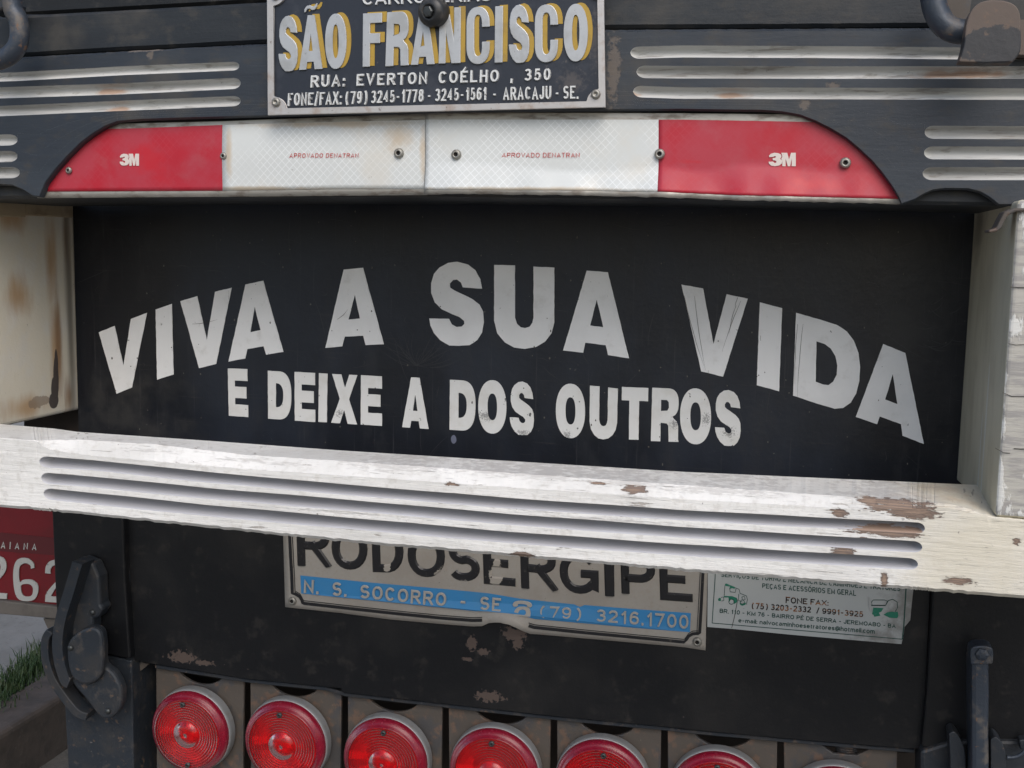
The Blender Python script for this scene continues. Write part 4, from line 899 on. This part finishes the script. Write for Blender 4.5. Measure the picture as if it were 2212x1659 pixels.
# spring coil behind the last bracket
coil = []
cc = P(1828, 1622, .035)
for k in range(70):
    a = k * .55; coil.append(cc + Vector((math.cos(a) * .009, .002 + math.sin(a) * .006, -.006 + k * .0002)))
tube('spring', coil, .0016, 'rust', truck, n=8)
def make_lamp():
    e = bpy.data.objects.new('tail_lamp', None); COL.objects.link(e); e.parent = truck
    r = 1.0 * .0385
    lathe('housing', [(r, 0), (r * 1.0, .008), (r * .99, .0115), (r * .965, .0122), (r * .94, .010)], 'housing', e, n=64)
    # faceted reflector bowl: rings of small flat mirrors, each tipped a little
    rr_ = random.Random(11); vs, fs = [], []
    for ri in range(6):
        ra_, rb_ = r * (.90 - .13 * ri), r * (.90 - .13 * (ri + 1)); nn = 30 - ri * 4
        for k in range(nn):
            a0_, a1_ = 2 * math.pi * k / nn, 2 * math.pi * (k + 1) / nn; n0 = len(vs); tl_ = rr_.uniform(-.0012, .0012)
            da, db = .010 - .0015 * ri, .010 - .0015 * (ri + 1)
            vs += [(ra_ * math.cos(a0_), -(da + tl_), ra_ * math.sin(a0_)), (ra_ * math.cos(a1_), -(da - tl_), ra_ * math.sin(a1_)), (rb_ * math.cos(a1_), -(db - tl_), rb_ * math.sin(a1_)), (rb_ * math.cos(a0_), -(db + tl_), rb_ * math.sin(a0_))]
            fs.append((n0, n0 + 1, n0 + 2, n0 + 3))
    obj('reflector', vs, fs, 'reflector', e)
    lathe('reflector_seat', [(r * .93, .009), (r * .5, .0002), (.00001, .0002)], 'reflector', e, n=40)
    pts = [(r * .975, .0115), (r * .975, .0140), (r * .955, .0170), (r * .90, .0190), (r * .865, .0197), (r * .855, .0212), (r * .83, .0220)]
    lathe('lens_rim', pts, 'lensrim', e, n=64)
    pr = [(r * .83, .0220)]
    for k in range(8):                                   # moulded rings
        rr = .80 - k * .06
        pr += [(r * rr, .0220 + .0004), (r * (rr - .020), .0220 + .0003), (r * (rr - .032), .0217)]
    pr += [(r * .30, .0228), (r * .275, .0242), (r * .2, .0258), (r * .1, .0266), (.00001, .0268)]
    inner = [(a, b - .0024 - (.0012 if i % 2 else 0)) for i, (a, b) in enumerate(pr)][::-1]
    lathe('lens', pr + inner, 'lens', e, n=64)
    for sx, sz in ((-.02, .73), (-.02, -.73)):
        s = lathe('screw', [(.0023, .0), (.0023, .0018), (.0018, .0024), (.0008, .0025), (.0007, .0012), (.00001, .0012)], ['screw', 'hole'], e, n=18, loc=(r * sx, -.0224, r * sz), mis=[0, 0, 0, 1, 1])
    return e
lamp0 = make_lamp()
for i, (x, y, r_) in enumerate(lamps):
    p = P(x, y, Y_BR - .012)
    dist = (p - CAM).dot(fwd)
    k = (r_ * dist / F) / .0385
    if i == 0: e = lamp0
    else:
        e = lamp0.copy(); COL.objects.link(e)
        for c_ in lamp0.children:
            d = c_.copy(); COL.objects.link(d); d.parent = e
    p = P(x, y, Y_BR - .006)
    e.location = p; e.scale = (k, 1.0, k); e.rotation_euler = (0, random.uniform(-.12, .12), 0)
    e['label'] = ['leftmost round red lamp with bright facets', 'second round red lamp from the latch', 'third round red lamp from the latch', 'middle round red lamp', 'fifth round red lamp, cut by the photo edge', 'sixth round red lamp, mostly cut off', 'seventh round red lamp, only its top showing'][i]

# ---- bus company advert plate
YA = Y_LOW - .0015
adL = [(610, 1018), (1546, 1075), (1523, 1405)]
bot_ad = [(621, 1312)] + q(8, [(0,655),(300,695),(600,722),(850,742),(915,738),(955,715),(1000,704),(1040,700),(1100,712),(1140,735),(1180,765),(1225,788),(1300,795),(1700,830),(2212,875)]) + [(1523, 1405)]
def ydent(v):
    d = math.exp(-((v.x - P(1095, 1350, YA).x) / .018) ** 2) * math.exp(-((v.z - P(1095, 1350, YA).z) / .012) ** 2)
    return -.007 * d
# dense grid so that the dent at the lower edge is real
rows = []
TOPAD = [(608, 1030), (1548, 1092)]
BL_ = sorted(bot_ad)
for x in sorted(set(rng(616, 1524, 60) + rng(1030, 1160, 24))):
    row = []
    for k in range(25):
        t = k / 24; yy = lin(TOPAD, x) + (lin(BL_, x) - lin(TOPAD, x)) * t
        xx = x + (620 - 612) * (t - 1) * (1 - (x - 616) / 908) + 8 * (1 - t) * ((x - 616) / 908)
        v = P(xx, yy, YA); v.y += ydent(v) * (1 if t < .995 else 1.3); row.append(v)
    rows.append(row)
adp = loft('advert_plate', rows, ['advert'], [0] * 24, [True] * 24, cm, 'dusty white bus company plate dented at the bottom')
adp.parent = truck
md = adp.modifiers.new('solid', 'SOLIDIFY'); md.thickness = .0012; md.offset = -1
def line_strip(name, pts, w, Y, mat, parent, t=.0004, closed=False, yf=None):
    n = len(pts); vs, fs = [], []
    for i, p in enumerate(pts):
        a = pts[max(i - 1, 0)]; b = pts[min(i + 1, n - 1)]
        dx, dy = b[0] - a[0], b[1] - a[1]; L_ = math.hypot(dx, dy) or 1; nx, ny = -dy / L_ * w / 2, dx / L_ * w / 2
        for s_ in (1, -1):
            v = P(p[0] + nx * s_, p[1] + ny * s_, Y)
            if yf: v.y += yf(v)
            vs.append(v)
    for i in range(n - 1): fs.append((2 * i, 2 * i + 1, 2 * i + 3, 2 * i + 2))
    m = len(vs); vs += [v + Vector((0, t, 0)) for v in vs]
    for i in range(n - 1):
        fs.append((2 * i, 2 * i + 2, 2 * i + 2 + m, 2 * i + m)); fs.append((2 * i + 1, 2 * i + 1 + m, 2 * i + 3 + m, 2 * i + 3))
    return obj(name, vs, fs, mat, parent)
z5 = lambda p: ((980 + p[0] * 760 / 2212) * .60636, (1880 + p[1] * 420 / 1222 ) * .60636)
z6 = lambda p: ((1740 + p[0] * 820 / 2212) * .60636, (1940 + p[1] * 420 / 1133) * .60636)
z7 = lambda p: ((2500 + p[0] * 800 / 2212) * .60636, (2020 + p[1] * 300 / 830) * .60636)
bord = [z5((150, 80)), z5((160, 300)), z5((172, 500)), z5((178, 680))] + [z5(p) for p in ((215, 690), (255, 715), (278, 750), (285, 778))] + [z5((300, 785)), z5((700, 830)), z5((1200, 885)), z5((1700, 935)), z5((2050, 962)), z5((2150, 955))]
bord2 = [z6((390, 775)), z6((440, 795)), z6((900, 845)), z6((1400, 892)), z6((1880, 938))] + [z6(p) for p in ((1900, 915), (1925, 880), (1965, 858), (2015, 855))] + [z6((2030, 850)), z6((2045, 600)), z6((2055, 400)), z6((2062, 270)), z6((2066, 200))]
for bb in (bord, bord2): line_strip('border_line', bb, 6.5, YA - .0006, 'adink', adp, yf=lambda v: ydent(v) * 1.2)
for bb in (bord, bord2):
    line_strip('border_line', [(x + (-6 if k > len(bb) * .62 and bb is bord2 else 6 if (bb is bord and k < 4) else 0), y - (6 if not ((bb is bord and k < 4) or (bb is bord2 and k > len(bb) * .62)) else 0)) for k, (x, y) in enumerate(bb)], 1.6, YA - .0005, 'adink', adp, yf=lambda v: ydent(v) * 1.2)
top_h = 90
base = [(0, z5((230, 390))), (.095, z5((575, 413))), (.19, z5((960, 437))), (.28, z5((1330, 467))), (.37, z5((1760, 515))), (.45, z5((2125, 558))), (.53, z6((262, 403))), (.64, z6((660, 455))), (.75, z6((1068, 478))), (.80, z6((1212, 497))), (.885, z6((1600, 525))), (1.0, z6((1965, 553)))]
letters = [('R', z5((232, 390)), z5((575, 414))), ('O', z5((592, 430)), z5((962, 442))), ('D', z5((1012, 460)), z5((1335, 470))), ('O', z5((1380, 505)), z5((1765, 520))), ('S', z5((1800, 548)), z5((2125, 562))),
           ('E', z6((-45, 378)), z6((262, 405))), ('R', z6((315, 415)), z6((660, 452))), ('G', z6((690, 462)), z6((1068, 485))), ('I', z6((1120, 492)), z6((1212, 497))), ('P', z6((1280, 507)), z6((1605, 530))), ('E', z6((1650, 533)), z6((1965, 555)))]
for ch, b0, b1 in letters:
    Hh = 92.0
    tl = (b0[0] - 3, b0[1] - Hh); tr = (b1[0] - 1, b1[1] - Hh)
    text('letter', ch, quad_st(tl, tr, b1, b0), YA - .0001, 'adink', adp, w=.195, h=.0014)
band_ = [z5((262, 495)), z5((1000, 570)), z5((1800, 640)), z5((2212, 680)), z6((300, 520)), z6((820, 575)), z6((880, 600)), z6((920, 582)), z6((1400, 620)), z6((1945, 660)), z6((1937, 842)), z6((1400, 800)), z6((900, 755)), z6((450, 715)), z6((410, 705)), z6((330, 672)), z6((150, 650)), z6((0, 640)), z5((2080, 865)), z5((1400, 795)), z5((800, 735)), z5((272, 682))]
prism('blue_band', band_, YA - .0004, .0003, 'adblue', adp, yfun=lambda v: ydent(v) * 1.1)
text('lettering', 'N.  S.  SOCORRO  -  SE', [(0, z5((302, 532)), z5((296, 672))), (1, z6((125, 516)), z6((118, 645)))], YA - .0012, 'adgrey', adp, w=.19, gap=.18, h=.0013)
text('lettering', '(79)  3216.1700', [(0, z6((495, 585)), z6((493, 690))), (1, z6((1925, 678)), z6((1922, 812)))], YA - .0006, 'adgrey', adp, w=.18, gap=.2, h=.0014)
ph1 = smooth_line([(232,575),(250,552),(300,540),(360,545),(405,562),(418,590),(400,605),(372,600),(365,580),(320,572),(285,575),(280,592),(250,600),(235,590)])
ph2 = smooth_line([(245,680),(250,640),(280,605),(330,598),(385,610),(405,650),(400,695)]) + [(245,680)]
ph2h = [(285,655),(300,630),(330,622),(355,632),(362,660),(345,676),(300,672)]
prism('telephone_mark', [z6(p) for p in ph1], YA - .0022, .0012, 'adgrey', adp, bev=.0003)
prism('telephone_mark', [z6(p) for p in ph2], YA - .0024, .0012, 'adgrey', adp, holes=[[z6(p) for p in ph2h]])
rivet(*z5((182, 757)), YA - .0003, .0045, adp); rivet(*z6((2008, 933)), YA - .0003, .0045, adp)

# ---- workshop sticker
YS = Y_LOW - .0007
stk = [(1529, 1100), (1982, 1130), (1973, 1273)] + q(9, [(1480,640),(1475,700),(1455,725),(1438,745),(1432,790),(1418,856),(1200,838),(700,795),(317,757),(160,745)]) + [(1529, 1230)]
sk = prism('sticker', stk, YS, .0003, 'sticker', truck, label='pale workshop sticker with green truck drawings')
YT = YS - .0003
line_strip('border_line', [z7((145, -300)), z7((132, 100)), z7((102, 552)), z7((104, 553))], 1.6, YT, 'green', sk, .0002)
line_strip('border_line', [z7((102, 552)), z7((800, 612)), z7((1400, 662)), z7((1975, 712))], 1.5, YT, 'green', sk, .0002)
line_strip('border_line', [z7((2020, 100)), z7((2010, 250)), z7((1990, 590)), z7((1975, 712))], 2.6, YT, 'green', sk, .0002)
text('lettering', 'SERVIÇOS DE TORNO E MECÂNICA DE CAMINHÕES E TRATORES', [(0, z7((192, 50)), z7((190, 96))), (1, z7((1958, 185)), z7((1955, 238)))], YT, 'green', sk, w=.16, gap=.12)
text('lettering', 'PEÇAS E ACESSÓRIOS EM GERAL', [(0, z7((597, 160)), z7((595, 208))), (1, z7((1520, 230)), z7((1520, 285)))], YT, 'green', sk, w=.16, gap=.12)
text('lettering', 'FONE FAX:', [(0, z7((828, 292)), z7((825, 355))), (1, z7((1250, 330)), z7((1248, 382)))], YT, 'brownink', sk, w=.2, gap=.12)
text('lettering', '(75) 3203-2332', [(0, z7((493, 350)), z7((490, 412))), (1, z7((1078, 392)), z7((1075, 450)))], YT, 'brownink', sk, w=.19, gap=.12)
text('lettering', '/ 9991-3925', [(0, z7((1130, 400)), z7((1128, 455))), (1, z7((1592, 438)), z7((1590, 495)))], YT, 'brownink', sk, w=.19, gap=.12)
text('lettering', 'BR. 110 - KM 76 - BAIRRO PÉ DE SERRA - JEREMOABO - BA', [(0, z7((178, 410)), z7((175, 452))), (1, z7((1912, 562)), z7((1910, 603)))], YT, 'green', sk, w=.18, gap=.15)
text('lettering', 'e-mail: nalvocaminhoesetratores@hotmail.com', [(0, z7((362, 505)), z7((360, 545))), (1, z7((1705, 612)), z7((1703, 658)))], YT, 'green', sk, w=.18, gap=.12)
def pic(pts, mat, w=None):
    if w: line_strip('truck_drawing', [z7(p) for p in pts], w, YT, mat, sk, .0002)
    else: prism('truck_drawing', [z7(p) for p in pts], YT, .0002, mat, sk)
pic([(228,170),(240,162),(330,200),(322,215),(300,208),(280,215),(275,195),(232,185)], 'greenfill')
pic([(228,180),(222,275),(220,285)], 'green', 1.2); pic([(275,205),(280,245),(330,250),(338,215)], 'green', 1.4); pic([(330,205),(368,220),(378,260),(440,285),(450,320),(440,370)], 'green', 1.2)
pic([(220,285),(300,288),(345,305),(350,345),(320,365),(310,325),(285,320),(270,345),(262,300),(218,300)], 'greenfill')
pic([(372,350),(400,362),(438,350),(430,372),(400,382),(378,372)], 'greenfill'); pic([(160,318),(170,305),(188,306),(188,335),(165,335)], 'greenfill')
pic([(190,300),(215,295),(218,330),(195,335)], 'green', 1.2); pic([(365,265),(362,330),(400,345)], 'green', 1.2); pic([(395,295),(420,290),(428,320),(400,325),(395,295)], 'green', 1.2)
for cx_, cy_, rr in ((292, 342, 26), (400, 345, 20)): pic([(cx_ + rr * math.cos(a * .5236), cy_ + rr * math.sin(a * .5236)) for a in range(13)], 'green', 1.2)
pic([(345,310),(352,330),(335,420),(320,500),(295,600)], 'crack', 1.3)
pic([(1672,345),(1690,325),(1800,325),(1830,335),(1810,378),(1680,378),(1672,345)], 'green', 1.3); pic([(1668,378),(1810,380)], 'green', 2.0)
pic([(1810,378),(1840,330),(1880,318),(1925,345),(1930,400),(1905,440)], 'green', 1.4)
pic([(1690,400),(1790,405),(1770,440),(1745,450),(1760,480),(1700,490),(1690,470),(1678,465)], 'greenfill')
pic([(1830,445),(1880,440),(1900,445),(1930,440),(1938,480),(1925,505),(1850,500),(1790,470)], 'greenfill')
prism('peel', [z7(p) for p in ((1640,290),(1652,300),(1668,420),(1660,440),(1645,400))], YT - .0004, .0005, 'silver', sk)

# ---- latch on the left
lt = prism('latch', q(7, [(458,345),(520,300),(600,330),(640,420),(650,600),(668,630),(630,690),(600,690),(600,760),(560,800),(430,860),(400,760),(440,600)]), Y_LOW - .028, .018, 'steel', truck, bev=.003, label='black steel tailgate latch with pointed plate')
def flatbar(name, pts, w, Y, t, mat, par, bev=.002):
    c_ = smooth_line(pts); n = len(c_); L_, R_ = [], []
    for i, p in enumerate(c_):
        a = c_[max(i - 1, 0)]; b = c_[min(i + 1, n - 1)]; dx, dy = b[0] - a[0], b[1] - a[1]; l = math.hypot(dx, dy)
        ww = w if not isinstance(w, list) else w[0] + (w[1] - w[0]) * i / (n - 1)
        L_.append((p[0] - dy / l * ww / 2, p[1] + dx / l * ww / 2)); R_.append((p[0] + dy / l * ww / 2, p[1] - dx / l * ww / 2))
    return prism(name, L_ + R_[::-1], Y, t, mat, par, bev=bev)
flatbar('arm', q(7, [(500,330),(450,500),(392,690),(370,850),(385,980),(420,1090),(445,1110)]), 22, Y_LOW - .046, .022, 'steel', lt)
flatbar('arm', q(7, [(320,775),(290,830),(290,950),(330,1080),(400,1190),(490,1300),(560,1330)]), 17, Y_LOW - .034, .018, 'steel', lt)
prism('pointed_plate', smooth_line(q(7, [(430,870),(455,820),(520,765),(600,745),(650,780),(665,870),(672,985),(740,1050),(785,1150),(780,1260),(740,1320),(690,1345),(640,1325),(560,1220),(470,1110),(432,1000),(430,870)]))[:-1], Y_LOW - .040, .012, 'steel', lt, bev=.003)
prism('pointed_plate', smooth_line(q(7, [(432,880),(455,825),(520,768),(600,748),(650,782),(664,870),(664,985),(640,1080),(560,1120),(480,1090),(440,1000),(432,880)]))[:-1], Y_LOW - .048, .008, 'steel', lt, bev=.003)

for zx, zy, yy in ((458, 880, -.0485), (600, 650, -.0285), (700, 1290, -.0405)):
    p_ = P(*q(7, [(zx, zy)])[0], Y_LOW + yy)
    lathe('rivet', [(.0032, 0), (.003, .0012), (.0018, .0022), (.00001, .0024)], 'screw', lt, n=16, loc=p_)
# ---- upright bar on the right
a0 = P(2120, 1440, -.045); a1 = P(2122, 1780, -.045)
ub = prism('upright_bar', q(9, [(1868,950),(1985,950),(1990,1200),(1985,1400),(1990,1900),(1872,1900),(1868,1300)]), -.048, .03, 'hook', truck, bev=.004, label='upright blue-grey steel bar with capped top')
cp = P(2121, 1412, -.052)
capn = prism('bar_cap', smooth_line(q(9, [(1868,990),(1863,920),(1880,878),(1940,868),(2000,880),(2014,915),(2010,985)])), -.053, .018, 'hook', ub, bev=.0025)
lathe('bar_cap', [(.0001, .0045), (.0030, .0042), (.0055, .003), (.0058, .0015), (.0058, -.004)], 'hook', ub, n=6, loc=cp, smooth=False)
prism('ear', smooth_line(q(9, [(1725,1440),(1760,1425),(1805,1480),(1830,1560),(1835,1700),(1830,1900)])) + q(9, [(1740,1900),(1735,1600)]), -.030, .02, 'steel', ub, bev=.003)
prism('ear', smooth_line(q(9, [(1996,1475),(2030,1460),(2070,1500),(2092,1570),(2098,1700),(2095,1900)])) + q(9, [(1998,1900)]), -.030, .02, 'steel', ub, bev=.003)
tube('ring', [P(a, b, -.03) for a, b in smooth_line(q(9, [(2100,1590),(2150,1588),(2200,1565),(2260,1500)]))], .0018, 'hook', ub, n=8)
prism('bar_tab', q(9, [(2180,1480),(2230,1470),(2250,1530),(2190,1545)]), -.02, .01, 'steel', ub, bev=.001)

# ---- number plate further forward on the left
YN = .50
npx = lambda x, y: (x / 3.0, 1106 + y / 3.0)
num = prism('number_plate', [npx(-700, -260), npx(420, -130), npx(420, 617), npx(-700, 495)], YN, .004, 'platered', truck, bev=.001, label='red number plate with white numerals')
prism('plate_band', [npx(-690, 60), npx(410, 175), npx(410, 285), npx(-690, 200)], YN - .0008, .0006, 'plateband', num)
text('lettering', 'A I A N A', [(0, npx(8, 190), npx(5, 236)), (1, npx(238, 205), npx(235, 248))], YN - .0012, 'platewhite', num, w=.14, gap=.22)
six = smooth_line([(222,362),(215,330),(180,302),(130,300),(98,330),(85,400),(92,500),(115,560),(165,578),(220,568),(246,520),(242,470),(205,440),(150,440),(128,455),(122,400),(130,350),(165,332),(195,345),(200,368)])
prism('numeral', [npx(*p) for p in six], YN - .0024, .0018, 'platewhite', num, holes=[[npx(*p) for p in smooth_line([(133,480),(150,468),(190,468),(212,490),(210,530),(190,548),(155,545),(138,520),(133,480)])[:-1]]])
def two(dx, dy):
    return [(x + dx, y + dy) for x, y in smooth_line([(60,385),(65,340),(95,305),(150,300),(195,325),(205,380),(180,430),(130,480),(105,520),(100,535)]) + [(210,545),(208,580),(60,570),(62,530)] + smooth_line([(75,500),(120,450),(160,405),(168,365),(150,338),(115,335),(95,360),(95,388)])]
for dx, dy in ((-165, -16), (232, 12)):
    prism('numeral', [npx(*p) for p in two(dx, dy)], YN - .0024, .0018, 'platewhite', num)
prism('plate_bar', [npx(-700, 500), npx(430, 622), npx(430, 700), npx(-700, 600)], YN - .01, .03, 'bar', truck, bev=.002, label='grey-brown bar under the number plate')
prism('plate_stay', [npx(280, 690), npx(360, 695), npx(360, 800), npx(320, 780)], YN + .0, .02, 'bar', truck)

# ================================================================== THE GROUND
def setting(o, kind='structure'): o['kind'] = kind; return o
setting(obj('road', [(-150, -150, 0), (150, -150, 0), (150, 150, 0), (-150, 150, 0)], [(0, 1, 2, 3)], 'road'))
kz = .15
k1, k2 = PZ(0, 1585, kz), PZ(123, 1508, kz)
KX = (k1.x + k2.x) / 2
print('kerb', k1, k2, PZ(100, 1661, 0), PZ(143, 1622, 0))
for i in range(40):
    y0 = -8 + i * .8
    o = box('kerb_stone', (KX - .13 + random.uniform(-.004, .004), y0 + .006, -.05), (KX + random.uniform(-.006, .006), y0 + .794, kz + random.uniform(-.004, .004)), 'kerb', None, bev=.015)
    if i == 0: kerb = o; kerb.name = 'kerb'; kerb['kind'] = 'structure'
    else: o.parent = kerb
for i in range(5):
    for j in range(12):
        x1 = KX - .14 - i * 1.2; y0 = -6 + j * 1.5
        o = box('paving_slab', (x1 - 1.19, y0, -.02), (x1, y0 + 1.488, kz - .012 + random.uniform(-.005, .005)), 'concrete', None, bev=.006)
        if i == 0 and j == 0: walk = o; walk.name = 'sidewalk'; walk['kind'] = 'structure'
        else: o.parent = walk
# grass along the joint behind the kerb
gv, gf = [], []
g1, g2 = PZ(-40, 1535, kz), PZ(92, 1418, kz)
rg = random.Random(5)
for i in range(2600):
    t = rg.random() * 1.3 - .1; c_ = g1 + (g2 - g1) * t + Vector((rg.gauss(0, .03), rg.gauss(0, .03), 0))
    dens = math.sin(t * 17) * .5 + .5
    if rg.random() > .35 + .65 * dens: continue
    hgt = rg.uniform(.015, .05); an = rg.uniform(0, 6.28); lean = rg.uniform(.1, .8) * hgt; w = .0016
    d = Vector((math.cos(an), math.sin(an), 0)); s_ = Vector((-d.y, d.x, 0)) * w
    c_.z = kz - .012; n = len(gv)
    gv += [c_ - s_, c_ + s_, c_ + d * lean * .4 + Vector((0, 0, hgt * .6)) + s_ * .7, c_ + d * lean * .4 + Vector((0, 0, hgt * .6)) - s_ * .7, c_ + d * lean + Vector((0, 0, hgt))]
    gf += [(n, n + 1, n + 2, n + 3), (n + 3, n + 2, n + 4)]
setting(obj('grass', gv, gf, 'grass'), 'stuff')
